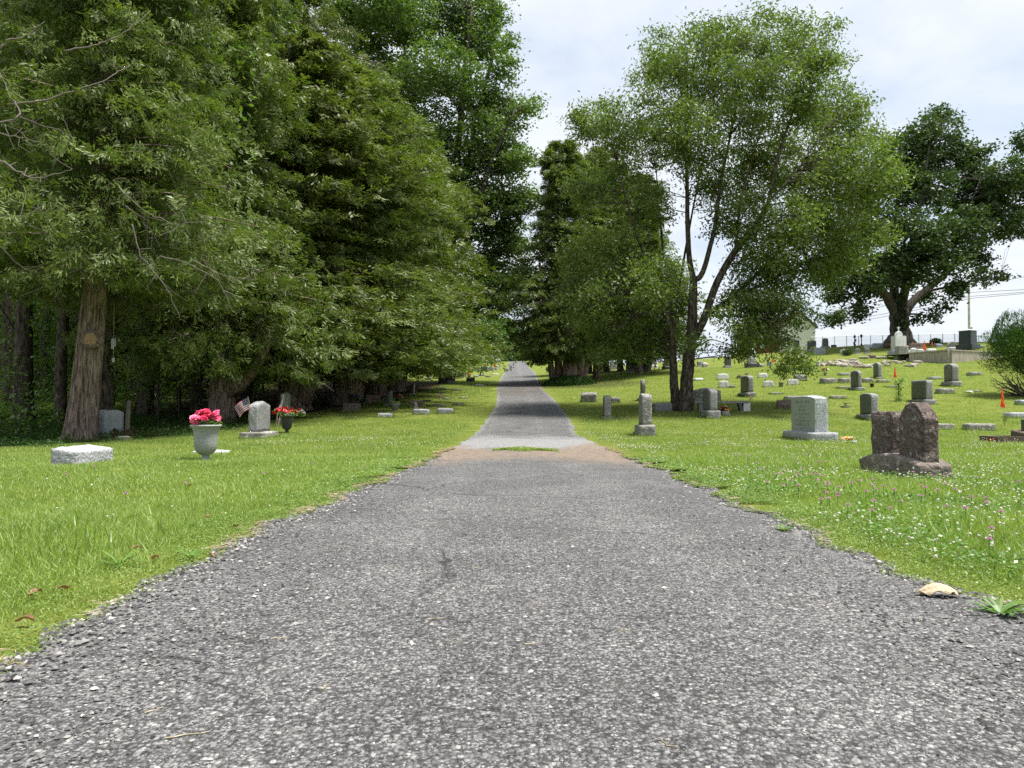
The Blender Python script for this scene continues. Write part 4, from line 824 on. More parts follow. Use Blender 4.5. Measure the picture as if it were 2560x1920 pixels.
def medallion(root, r, d, z=None, x=0.):
    z = z or r[0]; rr = r[1]; th = np.linspace(0, 2 * np.pi, 25); m = MB(); m.tube(np.stack([x + rr * np.cos(th), np.full(25, -.015), z + rr * np.sin(th)], -1), rr * .16, 6, cap=False); o = m.obj("medallion", MAT["iron"], root)
    m = MB()
    for k in range(5): a = math.pi / 2 + k * 2 * math.pi / 5; m.add([(x, -.02, z), (x + rr * .3 * math.cos(a - .6), -.015, z + rr * .3 * math.sin(a - .6)), (x + rr * .88 * math.cos(a), -.015, z + rr * .88 * math.sin(a)), (x + rr * .3 * math.cos(a + .6), -.015, z + rr * .3 * math.sin(a + .6))], [(0, 1, 2, 3)])
    m.obj("star", MAT["iron"], o)
    m = MB(); m.tube([(x, -.015, z - rr), (x + .01, -.01, -.1)], .007, 5); m.obj("stake", MAT["iron"], root)
flag_or(2511, 1066, 971, 1020, "orange memorial flag above an iron star medallion at the right edge", (.2, .055), .2, .2, lean=-.05); flag_or(2239, 968, 918, 944, "orange memorial flag above an iron star medallion on the open slope", (.2, .08), .24, .3)
flag_or(2229, 870, 850, 868, "orange flag at the round planter under the great oak", wd=.25, seed=.1); flag_or(2312, 881, 852, 875, "large orange flag before the polished red brown stone", wd=.42, seed=.4); flag_or(2331, 868, 853, 865, "orange flag on the crest right of the polished red brown stone", wd=.3, seed=.2); flag_or(2282, 872, 855, 867, "orange flag at the left end of the polished red brown stone", wd=.35, seed=.2)
flag_or(1500, 911, 894, 906, "orange flag between the cedars and the slender hill trees", wd=.25); flag_or(1933, 908, 896, 905, "orange flag behind the hanging maple spray", wd=.3)
flag_or(1171, 944, 914, 938, "orange flag standing in the striped pot", wd=.18, seed=.2); flag_or(1134, 938, 914, 935, "orange flag in front of the dark bush at the row's end", wd=.22); flag_or(1149, 930, 911, 925, "orange flag left of the tall white streaked stone", wd=.3); flag_or(1217, 925, 909, 919, "orange flag behind the row of four stones", wd=.25); flag_or(1238, 924, 906, 918, "orange flag at the white stone ending the row of four", wd=.3)
flag_or(909, 980, 947, 965, "orange flag in the deep shade left of the thick cedar trunk", wd=.17); flag_or(967, 980, 944, 964, "orange flag in the deep shade right of the thick cedar trunk", wd=.18); flag_or(1049, 940, 917, 933, "left of a pair of orange flags beside the tall dark pillar", wd=.22); flag_or(1054, 940, 916, 932, "right of a pair of orange flags beside the tall dark pillar", wd=.2, seed=.5)
# fallen orange flag
p = ground_hit(2490, 1106); fl = empty("fallen_flag", p, .15, "orange flag fallen flat in the grass near the kerbed grave", "flag")
i = np.arange(8)[:, None] * 5 + np.arange(4)[None]; V = [(-.17 + .3 * a / 8, (b - 2) * .035 * (.4 + .6 * a / 8), .05 + .015 * math.sin(a * 1.9 + b) + .015 * a / 8) for a in range(9) for b in range(5)]
link("cloth", mesh_np("cloth", V, [np.stack([i, i + 1, i + 6, i + 5], -1).reshape(-1, 4)], [MAT["orange"], MAT["yellow"]], True, [1 if (k // 4 + k) % 5 == 0 and k // 4 < 6 else 0 for k in range(32)]), fl); m = MB(); m.tube([(-.05, 0, .04), (.22, .02, .08)], .005, 5); m.obj("staff", MAT["staff"], fl)
p = ground_hit(1139, 957); ms = empty("medallion_stake", p, 0, "black round medallion on a stake above the tilted grey slab", "grave marker"); hh = zat(940, p.y) - p.z; medallion(ms, (hh, .11), p.y)
# ------------------------------------------------------------------ pots and flowers
def pot(u, vb, vt, prof, mat, label, name="urn", cat="urn", rw=None, d=None):
    """prof: (radius/height, z/height) pairs"""
    p = ground_hit(u, vb); h = zat(vt, p.y) - zat(vb, p.y); m = MB(); pr = np.array(prof) * h
    m.lathe(pr, 36); o = m.obj(name, MAT[mat], smooth=True, loc=(p.x, p.y, p.z - .01)); tag(o, label, cat); return o, p, h
def bouquet(p, z, label, heads_, rad, fl, leaf=14, fs=.05, seed=0, spread=.8, name="flower_bouquet", leafmat_="clover"):
    """artificial or cut flowers: every bloom a child of its own, built of cupped petals"""
    r = np.random.default_rng(900 + seed); root = empty(name, (p[0], p[1], z), r.uniform(0, 6), label, "flowers"); cache = {}
    def bloom(mt):
        if mt in cache: return cache[mt]
        m = MB()
        for ring, (n, tilt, ln, wd) in enumerate(((5, .25, .55, .5), (6, .7, .85, .62), (7, 1.15, 1.05, .7))):
            for k in range(n):
                a = 2 * math.pi * (k + .5 * ring) / n + r.uniform(-.2, .2); ca, sa = math.cos(a), math.sin(a); P = []
                for e, f in enumerate((0., .45, .8, 1.)):
                    rr = f * ln * math.sin(tilt + f * .35); zz = f * ln * math.cos(tilt + f * .35) * .8; hw = wd * (.2, .5, .5, .22)[e]
                    for sgn in (-1, 1): P.append((rr * ca - sgn * hw * sa, rr * sa + sgn * hw * ca, zz))
                m.add(np.array(P) * fs, [(0, 1, 3, 2), (2, 3, 5, 4), (4, 5, 7, 6)])
        cache[mt] = m.mesh("bloom", MAT[mt]); return cache[mt]
    sm = MB(); lm = MB()
    for (mt, n) in fl:
        for k in range(n):
            a = r.uniform(0, 6.28); q = math.sqrt(r.random()) * rad; x, y = q * math.cos(a), q * math.sin(a); zz = heads_ * (1 - spread * .5 * (q / rad) ** 2) * r.uniform(.5, 1.1)
            o = link("bloom", bloom(mt), root, (x, y, zz)); o.rotation_euler = (-y / rad * .8 + r.uniform(-.3, .3), x / rad * .8 + r.uniform(-.3, .3), r.uniform(0, 6)); s = r.uniform(.8, 1.15); o.scale = (s, s, s)
            sm.tube([(x * .3, y * .3, -.02), (x, y, zz)], fs * .06, 4)
    n = leaf * 3; a = r.uniform(0, 6.28, n); q = np.sqrt(r.random(n)) * rad * 1.05; V, q4 = leaflets(q * np.cos(a), q * np.sin(a), r.uniform(-.0, .75, n) * heads_, np.full(n, fs * .8), r, 1.); lm.add(V, q4)
    lv = lm.obj("leaves", MAT[leafmat_], root); 
    if sm.v: sm.obj("stems", MAT["clover"], root)
    return root
GOB = [(.0, .0), (.165, .0), (.17, .03), (.13, .06), (.1, .1), (.098, .17), (.17, .205), (.245, .27), (.285, .36), (.302, .5), (.312, .7), (.33, .86), (.365, .92), (.405, .95), (.415, .975), (.40, 1.), (.35, .99), (.31, .93), (.0, .93)]
o, p, h = pot(514, 1152, 1060, GOB, "urngranite", "speckled grey goblet urn full of hot pink flowers on the left lawn")
bouquet(p, p.z + h * .93, "bunch of hot pink artificial flowers in the speckled grey urn", .25, .2, [("rose", 40)], 10, .06, 1, .9)
BLK = [(.0, .0), (.13, .0), (.14, .03), (.10, .06), (.095, .2), (.17, .24), (.235, .3), (.27, .5), (.28, .52), (.3, .72), (.31, .74), (.335, .9), (.36, .91), (.365, .99), (.34, 1.), (.32, .93), (.0, .92)]
o, p, h = pot(717, 1083, 1036, BLK, "blackplastic", "black ribbed plastic urn with red and white flowers beside the grey headstone")
bouquet(p, p.z + h * .93, "dark red and pale white flower bunch spilling over the black urn", .22, .44, [("redp", 44)], 18, .055, 2, .9)
root = bouquet((p.x + .42, p.y - .05), p.z + h * .93, "pale bluish white flowers at the right rim of the black urn", .16, .12, [("palep", 7)], 6, .055, 3)
SCR = [(.0, .0), (.32, .0), (.34, .05), (.26, .12), (.3, .2), (.52, .5), (.64, .8), (.7, .92), (.72, 1.), (.66, .98), (.6, .9), (.0, .9)]
o, p, h = pot(987, 1027, 1008, SCR, "grey", "pale scrolled stone urn holding green sprouts on the shaded slope"); bouquet(p, p.z + h * .9, "light green sprouts growing in the scrolled stone urn", .13, .2, [], 40, .05, 4, leafmat_="fresh", name="sprouts")
PLN = [(0, 0), (.36, 0), (.42, .3), (.5, .85), (.56, .87), (.56, 1.), (.48, 1.), (.46, .9), (0, .88)]
o, p, h = pot(995, 1008, 996, PLN, "blackplastic", "small green grey pot behind the scrolled urn", "flower_pot", "pot"); bouquet(p, p.z + h * .9, "crimson and white flowers behind the scrolled urn", .2, .18, [("redp", 7), ("rose", 5), ("palep", 4)], 10, .06, 5)
o, p, h = pot(883, 1012, 998, PLN, "brownstone", "dark round pot in the shade at the straight cedar trunk", "flower_pot", "pot"); bouquet(p, p.z + h * .9, "dusky blue green flowers in the shaded dark pot", .22, .25, [("purp", 7), ("blup", 3)], 14, .06, 6)
o, p, h = pot(905, 1012, 1000, PLN, "blackplastic", "black pot of white flowers in the shade", "flower_pot", "pot"); bouquet(p, p.z + h * .9, "small white flowers in the shaded black pot", .2, .14, [("palep", 8)], 14, .05, 7)
p = ground_hit(923, 984); bouquet(p, p.z + .05, "bright yellow flower row in the shade below the thick cedar trunk", .2, .3, [("yelp", 18)], 14, .06, 8); p = ground_hit(960, 976); bouquet(p, p.z + .05, "deep blue flowers in the shade right of the thick cedar trunk", .28, .22, [("blup", 14)], 14, .07, 9); p = ground_hit(943, 972); bouquet(p, p.z + .05, "dull red flowers between the yellow and blue ones", .3, .16, [("orap", 5)], 8, .07, 10)
p = ground_hit(1812, 1035); bouquet(p, p.z + .0, "red, orange and purple flower bunch on a stone by the twin trunked tree", .26, .24, [("redp", 6), ("orap", 5), ("yelp", 4), ("purp", 6), ("palep", 2)], 12, .058, 11); M(1806, 1824, 1028, 1040, "small pale stone under the red, orange and purple flowers", .25, ("lichen",))
p = ground_hit(2118, 1103); bouquet(p, p.z + .0, "fallen yellow and salmon flowers at the corner of the grey green slab", .1, .13, [("yelp", 4), ("orap", 8), ("palep", 4)], 6, .042, 12); p = ground_hit(2136, 1108); bouquet(p, p.z + .0, "scattered cream petals beside the salmon flowers", .05, .09, [("palep", 6)], 2, .035, 13)
o, p, h = pot(2063, 939, 931, PLN, "bluegrey", "small blue grey pot of red flowers behind the rough block", "flower_pot", "pot"); bouquet(p, p.z + h * .9, "red and white flowers in the small blue grey pot", .3, .2, [("redp", 9), ("palep", 4)], 8, .07, 14)
pot(1953, 967, 955, PLN, "lichen", "empty round stone pot right of a stained white marker", "flower_pot", "pot"); o, p, h = pot(2180, 968, 958, PLN, "terracotta", "low brown clay pot with a dark rim on the slope", "flower_pot", "pot")
p = ground_hit(1867, 946); bouquet(p, p.z + .1, "black and white flowers just above the olive faced headstone", .25, .12, [("palep", 4), ("purp", 3)], 6, .06, 15); p = ground_hit(2014, 952); bouquet(p, p.z, "pale blue flowers beside the tilted lichened tablet", .2, .14, [("palep", 6)], 6, .06, 16)
BWL = [(0, 0), (.5, 0), (.8, .3), (.95, .7), (1., .95), (.95, 1.), (.85, .9), (0, .85)]
o, p, h = pot(2219, 870, 858.5, BWL, "brownstone", "round brown bowl planter on the crest under the great oak", "planter", "planter"); bouquet(p, p.z + h * .85, "low green plants in the round bowl planter", .2, .35, [], 30, .08, 17, name="sprouts", leafmat_="ivy")
o, p, h = pot(1173, 943, 934, PLN, "iron", "black pot with a yellow band on the black fronted stone", "flower_pot", "pot"); m = MB(); m.lathe(np.array([(.47, .5), (.5, .5), (.53, .68), (.5, .68)]) * h, 24); m.obj("yellow_band", MAT["yellow"], o)
p = ground_hit(2115, 1018); m = empty("flat_planter", p, .2, "flat dark marker with a withered plant in its middle", "gravestone"); link("slab", block_mesh("slab", .36, .2, .06, "flat", .01, 3, ["dark"], 3), m, (0, 0, -.01)); cmb = MB(); V, q4 = leaflets(RNG.normal(0, .05, 60), RNG.normal(0, .04, 60), RNG.uniform(.05, .16, 60), np.full(60, .025), RNG, 1.); cmb.add(V, q4); cmb.obj("withered_plant", MAT["ivy"], m)
# clay blocks tumbled by the family stone near the big cedar
for (u, v, tl, lb) in ((282, 1096, .45, "small brown wooden planter tipped over before the dim family stone"), (326, 1096, -.5, "small brown wooden planter leaning by the weathered post")):
    p = ground_hit(u, v); m = MB(); a = .075
    for (cx, cy, sx, sy) in ((0, -a, 2 * a, .012), (0, a, 2 * a, .012), (-a, 0, .012, 2 * a - .014), (a, 0, .012, 2 * a - .014)): m.box((cx, cy, .1), (sx, sy, .19))
    m.box((0, 0, .02), (2 * a - .014, 2 * a - .014, .015)); o = m.obj("wooden_planter", MAT["terracotta"], loc=(p.x, p.y, p.z + .03), rz=.3); o.rotation_euler = (.25, tl, .3); tag(o, lb, "planter")
p = ground_hit(318, 1096); h = zat(1001, p.y + .4) - p.z; m = MB(); m.tube([(0, 0, -.2), (.01, 0, h * .5), (.03, 0, h * .97), (.035, 0, h)], [.06, .055, .05, .03], 7, flute=.12); tag(m.obj("wooden_post", MAT["wood"], loc=(p.x * (1 + .4 / p.y), p.y + .4, p.z)), "weathered grey split wooden post at the wood's edge", "post")
# wind chime hanging in the wood's edge
p = P3(284, 845, 19.5); wc = empty("wind_chime", p, 0, "silver tube wind chime hanging from a branch by the big cedar", "wind chime"); m = MB(); m.lathe(np.array([(0, .01), (.05, .01), (.05, -.005), (0, -.005)]), 12); m.obj("top_disc", MAT["wood"], wc)
for k in range(5): a = k * 1.257; m = MB(); m.tube([(.04 * math.cos(a), .04 * math.sin(a), -.02), (.04 * math.cos(a), .04 * math.sin(a), -.2 - .025 * k)], .009, 6); m.obj("tube", MAT["chime"], wc)
m = MB(); m.tube([(0, 0, .9), (0, 0, -.5)], .003, 4); m.obj("cord", MAT["staff"], wc); m = MB(); m.box((0, 0, -.56), (.07, .006, .11)); m.obj("wind_sail", MAT["chime"], wc)
# piece of curled bark lying on the lane's edge
p = ground_hit(2345, 1497); r = np.random.default_rng(4); V = []; na, nb = 15, 9
for i in range(na):
    a = -1 + 2 * i / (na - 1)
    for j in range(nb):
        b = -1 + 2 * j / (nb - 1); hw = .036 * (1 - abs(a) ** 3 * .75); leg = max(0, math.sin(a * 7.5 + .6)) if j <= 1 else 1
        V.append((a * .08 - .01 * b + .012 * (a > .7) * b, b * hw - (.012 * leg if j == 0 else 0), .05 * (1 - .8 * a * a) * (1 - b * b * .8) + (.016 * (1 - leg) if j == 0 else 0) + .002 + .007 * mnoise.fractal(Vector((a * 5, b * 4, 1)), 1, 2, 4)))
i = np.arange(na - 1)[:, None] * nb + np.arange(nb - 1)[None]; MAT["barkchip"] = granite("pale_curled_bark", (.5, .41, .28), .2, .12, .3, .95, .1, .5, 60, lcol=(.25, .18, .12), big=.004, sscale=400)
o = link("bark_piece", mesh_np("bark_piece", V, [np.stack([i, i + nb, i + nb + 1, i + 1], -1).reshape(-1, 4)], MAT["barkchip"], True), loc=(p.x, p.y, p.z + .012), rz=-.12); so_ = o.modifiers.new("thick", "SOLIDIFY"); so_.thickness = .004; tag(o, "pale tan curled piece of bark lying on the right edge of the asphalt", "bark")
# weed rosettes
def rosette(u, v, n, L, wd, label, seed, mat="clover"):
    p = ground_hit(u, v); r = np.random.default_rng(seed); m = MB()
    for k in range(n):
        a = r.uniform(0, 6.28); l = L * r.uniform(.5, 1.1); P = []; rise = r.uniform(.25, .9)
        for e, (f, q) in enumerate(((0, .25), (.35, .8), (.7, 1.), (.9, .6), (1.05, .05))):
            rr = f * l; zz = l * (rise * f - .55 * rise * f * f); 
            for sg in (-1, 1): P.append((rr * math.cos(a) - sg * q * wd * math.sin(a), rr * math.sin(a) + sg * q * wd * math.cos(a), zz + .01 + (0 if e % 2 else .003)))
        m.add(P, [(0, 1, 3, 2), (2, 3, 5, 4), (4, 5, 7, 6), (6, 7, 9, 8)])
    o = m.obj("weed_plant", MAT[mat], loc=(p.x, p.y, p.z)); tag(o, label, "weed")
rosette(2500, 1545, 38, .13, .0065, "green plantain weed at the asphalt edge in the lower right", 1); rosette(478, 1400, 18, .1, .007, "small weed tuft at the bulge in the left asphalt edge", 2); rosette(1960, 1330, 16, .09, .01, "broad leaved weed in the right verge before the clover", 3, "fresh"); rosette(300, 1420, 22, .16, .006, "coarse tall grass weed in the left foreground lawn", 5, "clover")
# twigs and needles on the asphalt
def twig(u, v, L, rz, k, label):
    p = ground_hit(u, v); r = np.random.default_rng(k); t = np.linspace(-.5, .5, 6); m = MB(); m.tube(np.stack([t * L, r.normal(0, .06, 6) * L, np.full(6, .02)], -1), np.linspace(.0022, .001, 6), 4); tag(m.obj("twig", MAT["straw"], loc=(p.x, p.y, p.z + .0), rz=rz), label, "twig", "bits of twig lying on the lane")
for k, (u, v, L, rz) in enumerate([(470, 1862, .1, .4), (385, 1795, .05, .9), (1670, 1885, .06, -1.1), (1560, 1590, .05, .1), (1190, 1430, .05, .6), (815, 1735, .05, 1.2), (60, 1680, .07, -.6), (1330, 1625, .05, .3), (2300, 1560, .05, 1.), (700, 1610, .06, .1), (1800, 1420, .05, .7), (1090, 1560, .06, .2)]): twig(u, v, L, rz, k, "short dry tan twig lying on the grey asphalt lane")

# longer grass the mower leaves round the stones
FOOT.append((bk.x - .2, bk.y + .44, 1., .36, math.pi / 2)); FOOT.append((bx + .18, by + .62, 1.2, .44, RZ["R"] + .1)); fm = MB(); rf = np.random.default_rng(77)
for (x0, y0, w_, t_, rz) in FOOT:
    if y0 > 48: continue
    n = int(260 * (w_ + t_) * min(1, 14 / y0 + .3)); a = rf.uniform(0, 2 * (w_ + t_), n); px = np.where(a < w_, a - w_ / 2, np.where(a < w_ + t_, w_ / 2, np.where(a < 2 * w_ + t_, a - 1.5 * w_ - t_, -w_ / 2))); py = np.where(a < w_, -t_ / 2, np.where(a < w_ + t_, a - w_ - t_ / 2, np.where(a < 2 * w_ + t_, t_ / 2, a - 2 * w_ - 1.5 * t_)))
    k = 1 + np.abs(rf.normal(0, .05, n)); px = px * k + np.sign(px) * .02; py = py * k + np.sign(py) * .02; ca, sa = math.cos(rz), math.sin(rz); gx_ = x0 + px * ca - py * sa; gy_ = y0 + px * sa + py * ca
    ok = ~on_road(gx_, gy_, .05); gx_, gy_ = gx_[ok], gy_[ok]; V, q4, t3 = blades(gx_, gy_, gz(gx_, gy_), rf.uniform(.05, .13, len(gx_)) * (.8 if y0 < 12 else 1), np.full(len(gx_), max(.005, .0005 * y0)), rf, .4); fm.add(V, q4, t3)
tag(fm.obj("grass", MAT["blade"]), "longer grass left standing round the bases of the stones", "grass", kind="stuff")
# ------------------------------------------------------------------ trees
def unit(v): return v / (np.linalg.norm(v, axis=-1, keepdims=True) + 1e-9)
def leaf_quads(c, a, L, W, rng, nrm=None, upb=0.):
    """diamond leaves: centre, axis, length, width"""
    a = unit(a); b = unit(np.cross(a, (rng.normal(size=a.shape) + np.array([0, 0, upb])) if nrm is None else nrm)); L = np.asarray(L)[:, None]; W = np.asarray(W)[:, None]
    return np.stack([c - a * L / 2, c + b * W / 2 + a * L * .08, c + a * L / 2, c - b * W / 2 + a * L * .08], 1).reshape(-1, 3), np.arange(4 * len(c)).reshape(-1, 4)
def cedar_mesh(seed, H, Rr, zb, n_br, sub, per, mat, L=.15, W=.055, tr=.42, fork=None, pw=.6, twigs=60, open_=.0, trunk_n=44, lean=(0, 0), barkm="cedarbark"):
    r = np.random.default_rng(seed); t = r.random(n_br) ** 1.25; z = zb + t * (H - zb) * .985
    env = (Rr * np.minimum(1, .55 + t * 5) * (1 - t) ** pw + .25) * (1 + .18 * np.sin(7 * t + seed)); 
    az = r.uniform(0, 6.283, n_br); lob = np.array([1 + .75 * mnoise.noise(Vector((1.5 * math.cos(p) + seed * 3, 1.5 * math.sin(p), .42 * q))) + .3 * mnoise.noise(Vector((4 * math.cos(p), 4 * math.sin(p) + seed, 1.1 * q))) for p, q in zip(az, z)]).clip(.45, 1.14)
    Lb = env * lob * r.uniform(.62, 1.08, n_br); dr = np.stack([np.cos(az), np.sin(az), np.zeros(n_br)], -1)
    def axis(zz): return np.stack([.25 * np.sin(zz * .35 + seed) * (zz / H) + lean[0] * zz / H, .2 * np.cos(zz * .3 + seed) * (zz / H) + lean[1] * zz / H, zz], -1)
    def bp(k, s):
        Lk = Lb[k]; return axis(z[k]) + dr[k] * (Lk * s)[:, None] + np.stack([0 * s, 0 * s, Lk * (.22 * s - .5 * s * s + .16 * s ** 3)], -1)
    # sprays
    k = np.repeat(np.arange(n_br), sub); s = np.sqrt(r.uniform(.08 + open_, 1.06, len(k)))
    cc = bp(k, s); side = np.stack([-dr[k][:, 1], dr[k][:, 0], np.zeros(len(k))], -1)
    cc = cc + side * (r.normal(0, .16, len(k)) * Lb[k] * (1.15 - .6 * s))[:, None]; cc[:, 2] -= r.uniform(0, .28, len(k))
    k2 = np.repeat(np.arange(len(k)), per); dirv = unit(dr[k] * .7 + r.normal(size=(len(k), 3)) * .5 + np.array([0, 0, -.5])); sw = unit(np.cross(dirv, r.normal(size=(len(k), 3))))
    # every spray is a flat drooping fan of narrow branchlets
    f = r.uniform(-.5, 1, len(k2)); w_ = r.normal(0, .5, len(k2)); ext = .19 * r.uniform(.7, 1.35, len(k))
    c = cc[k2] + dirv[k2] * (f * ext[k2])[:, None] + sw[k2] * (w_ * ext[k2] * .8)[:, None] + r.normal(size=(len(k2), 3)) * .035
    a = dirv[k2] + sw[k2] * (w_ * 1.3)[:, None] + r.normal(size=(len(k2), 3)) * .22
    fn = np.cross(dirv, sw)[k2] + r.normal(size=(len(k2), 3)) * .22
    L2, W2 = r.uniform(.6, 1.25, len(c)) * L, r.uniform(.7, 1.2, len(c)) * W
    # short inner sprays that hide the stem
    n3 = int(n_br * sub * per * .12); z3 = r.uniform(zb + 1.0, H * .95, n3); a3 = r.uniform(0, 6.283, n3); r3 = r.uniform(.35, 1.25, n3) * np.clip((H - z3) / 6, .15, 1)
    g3 = np.floor(z3 * 3) + np.floor(a3 * 2) * 50; j3 = np.sin(g3 * 12.9) * .25
    c3 = axis(z3 + j3) + np.stack([np.cos(a3) * (r3 + j3), np.sin(a3) * (r3 + j3), 0 * r3], -1); d3 = np.stack([np.cos(a3), np.sin(a3), -.7 + 0 * a3], -1) + r.normal(size=(n3, 3)) * .4
    c = np.concatenate([c, c3]); a = np.concatenate([a, d3]); fn = np.concatenate([fn, r.normal(size=(n3, 3))]); L2 = np.concatenate([L2, np.full(n3, L)]); W2 = np.concatenate([W2, np.full(n3, W)])
    V, q = leaf_quads(c, a, L2, W2, r, fn)
    crown = mesh_np("crown", V, [q], mat)
    m = MB(); zz = np.array([-.35, 0, .12, .35, .8, 1.5, 2.5, 4, 6, 9, 12, H * .92]); zz = zz[zz <= H]; rad = tr * np.interp(zz, [-.35, 0, .12, .35, .8, 2, 4, H], [1.34, 1.22, 1.14, 1.07, 1.0, .9, .74, .06])
    m.tube(axis(zz), rad, trunk_n, flute=.05, nf=9, ph=seed)
    if fork: m.tube(np.array(fork, float), np.linspace(tr * .72, tr * .3, len(fork)), 24, flute=.08, nf=6)
    sel = r.choice(n_br, min(n_br, 170), replace=False); sv = np.linspace(0, .9, 6)
    for e in sel:
        P = bp(np.full(6, e), sv); m.tube(P, np.linspace(.045, .01, 6) * min(1, Lb[e] / 3 + .25), 4, cap=False)
    trunk = m.mesh("trunk", MAT[barkm], True)
    tw = None
    if twigs:
        m = MB(); low = np.argsort(z)[: max(40, n_br // 5)]
        for e in r.choice(low, twigs):
            s0 = r.uniform(.2, .9); P0 = bp(np.array([e]), np.array([s0]))[0]; d = unit(dr[e] * .5 + r.normal(size=3) * .6 + np.array([0, 0, -.35])); ln = r.uniform(.4, 1.3); P = [P0]
            for f in range(4): d = unit(d + r.normal(size=3) * .28 + np.array([0, 0, -.05])); P.append(P[-1] + d * ln / 4)
            m.tube(P, np.linspace(.012, .004, 5), 3, cap=False)
            for f in range(2):
                d2 = unit(d + r.normal(size=3) * .7); P2 = [P[1 + f], P[1 + f] + d2 * ln * .25, P[1 + f] + unit(d2 + r.normal(size=3) * .3) * ln * .5]; m.tube(P2, [.007, .005, .003], 3, cap=False)
        tw = m.mesh("bare_twigs", MAT["twig"])
    return trunk, crown, tw
def plant_tree(name, meshes, x, y, label, cat="tree", rz=0., s=(1, 1, 1), dz=0., group=None):
    root = empty(name, (x, y, G(x, y) + dz), rz, label, cat, group); root.scale = s
    for nm, me in zip(("trunk", "crown", "bare_twigs"), meshes):
        if me: link(nm, me, root)
    return root
CA = cedar_mesh(1, 17, 4.4, 3.9, 760, 17, 17, MAT["cedar"], .15, .036, tr=.34, twigs=170, lean=(1.1, 0))
CB = cedar_mesh(2, 17, 3.8, 1.7, 620, 17, 17, MAT["cedar"], .16, .042, tr=.36, twigs=140)
CC = cedar_mesh(3, 16, 4.6, 1.7, 640, 17, 16, MAT["cedar_brown"], .18, .052, tr=.4, fork=[(.1, 0, -.1), (.45, -.1, .9), (.9, -.1, 2.2), (1.2, 0, 3.6), (1.3, .1, 6)], twigs=70)
CD = cedar_mesh(4, 16, 5.2, 1.7, 680, 18, 16, MAT["cedar"], .19, .058, tr=.42, twigs=60)
CT = cedar_mesh(5, 17, 4.2, 6.5, 420, 17, 20, MAT["cedar_brown"], .16, .04, tr=.26, twigs=30, trunk_n=20, barkm="bark")
def ced(ms, x, y, H0, H, R0, Rr, label, rz=0., name="cedar_tree"): return plant_tree(name, ms, x, y, label, rz=rz, s=(Rr / R0, Rr / R0, H / H0))
a_ = ced(CA, -10.65, 19.0, 17, 17, 4.4, 4.4, "big cedar nearest on the left, with a broad shreddy trunk and sawn branch scar", .4)
m = MB(); th = np.linspace(0, 2 * np.pi, 15)[:-1]; zb_ = zat(847, 18.6) - G(-10.65, 19)
for (rr, dy, mi) in (((.19, .02), (.0, -.02), 0),): pass
m.lathe([(.25, -.12), (.235, .02), (.18, .07), (.14, .06)], 16); o = m.obj("branch_scar", [MAT["cedarbark"]], a_, True); o.location = (.0, 0, 0)
rotl = Matrix.Rotation(-.4, 3, "Z"); dl = rotl @ Vector((.38, -.27, 0)); o.location = (dl.x, dl.y, zb_); o.rotation_euler = (math.pi / 2, 0, -.4 + .25)
m = MB(); m.lathe([(0, .065), (.14, .06)], 16); MAT["cutwood"] = plain("sawn_wood", (.3, .2, .12), .9, .1, .3, 40); m.obj("sawn_face", [MAT["cutwood"]], o)
lm = [[(0, 123), (22, 98), (61, 94), (112, 54)], [(20, 262), (108, 253), (163, 235), (217, 217), (268, 199), (300, 174), (325, 163)], [(160, 128), (231, 116), (275, 101), (307, 85), (340, 61), (376, 25)], [(-10, 310), (40, 297), (51, 278), (22, 231), (0, 181)], [(-10, 334), (54, 344), (119, 362)], [(51, 293), (108, 315), (145, 322), (190, 350)], [(-10, 392), (40, 427), (83, 448), (137, 438), (181, 423)], [(-10, 552), (51, 543), (87, 528), (112, 506)], [(-10, 600), (40, 660), (100, 690)], [(300, 470), (360, 530), (430, 560), (520, 555)], [(400, 640), (480, 660), (545, 700), (580, 770)], [(480, 650), (560, 690), (640, 700)], [(330, 560), (350, 640), (420, 720), (450, 800)]]
for q, pl_ in enumerate(lm):
    m = MB(); P = [Matrix.Rotation(-.4, 3, "Z") @ (P3(u, v, 15.2 + .5 * (q % 3) + .03 * k * k) - a_.location) for k, (u, v) in enumerate(pl_)]
    t = np.linspace(0, 1, len(P)); tn = np.linspace(0, 1, len(P) * 4); A_ = np.array([tuple(p) for p in P]); Q = np.stack([np.interp(tn, t, A_[:, c]) for c in range(3)], -1); Q[1:-1] = (Q[:-2] + 2 * Q[1:-1] + Q[2:]) / 4
    Q[1:-1] += np.random.default_rng(q).normal(size=(len(Q) - 2, 3)) * .012; m.tube(Q, np.linspace(.024 if q < 8 else .015, .005, len(Q)), 6); 
    for e in range(5):
        r = np.random.default_rng(q * 9 + e); p0 = Q[r.integers(2, len(Q))]; dv = unit(r.normal(size=3) + np.array([.3, 0, -.1])); m.tube([p0, p0 + dv * .25, p0 + unit(dv + r.normal(size=3) * .4) * .6], [.008, .006, .003], 3, cap=False)
    m.obj("bare_limb", MAT["twig"], a_, True)
b_ = ced(CB, -9.5, 25.2, 17, 17.8, 3.8, 4.1, "second cedar of the left row with a thick low limb, behind the pink flowers", 1.2)
m = MB(); rl = Matrix.Rotation(-1.2, 3, "Z"); m.tube([tuple(rl @ Vector(p)) for p in ((.1, 0, .9), (.6, -.1, 1.25), (1.1, -.15, 1.8), (1.45, -.1, 2.6), (1.6, 0, 3.4))], [.3, .24, .2, .15, .1], 20, flute=.08); m.obj("limb", MAT["cedarbark"], b_, True)
ced(CC, -8.4, 29.8, 16, 14.9, 4.6, 6.4, "forked cedar behind the dark green grey peaked headstone", -.3)
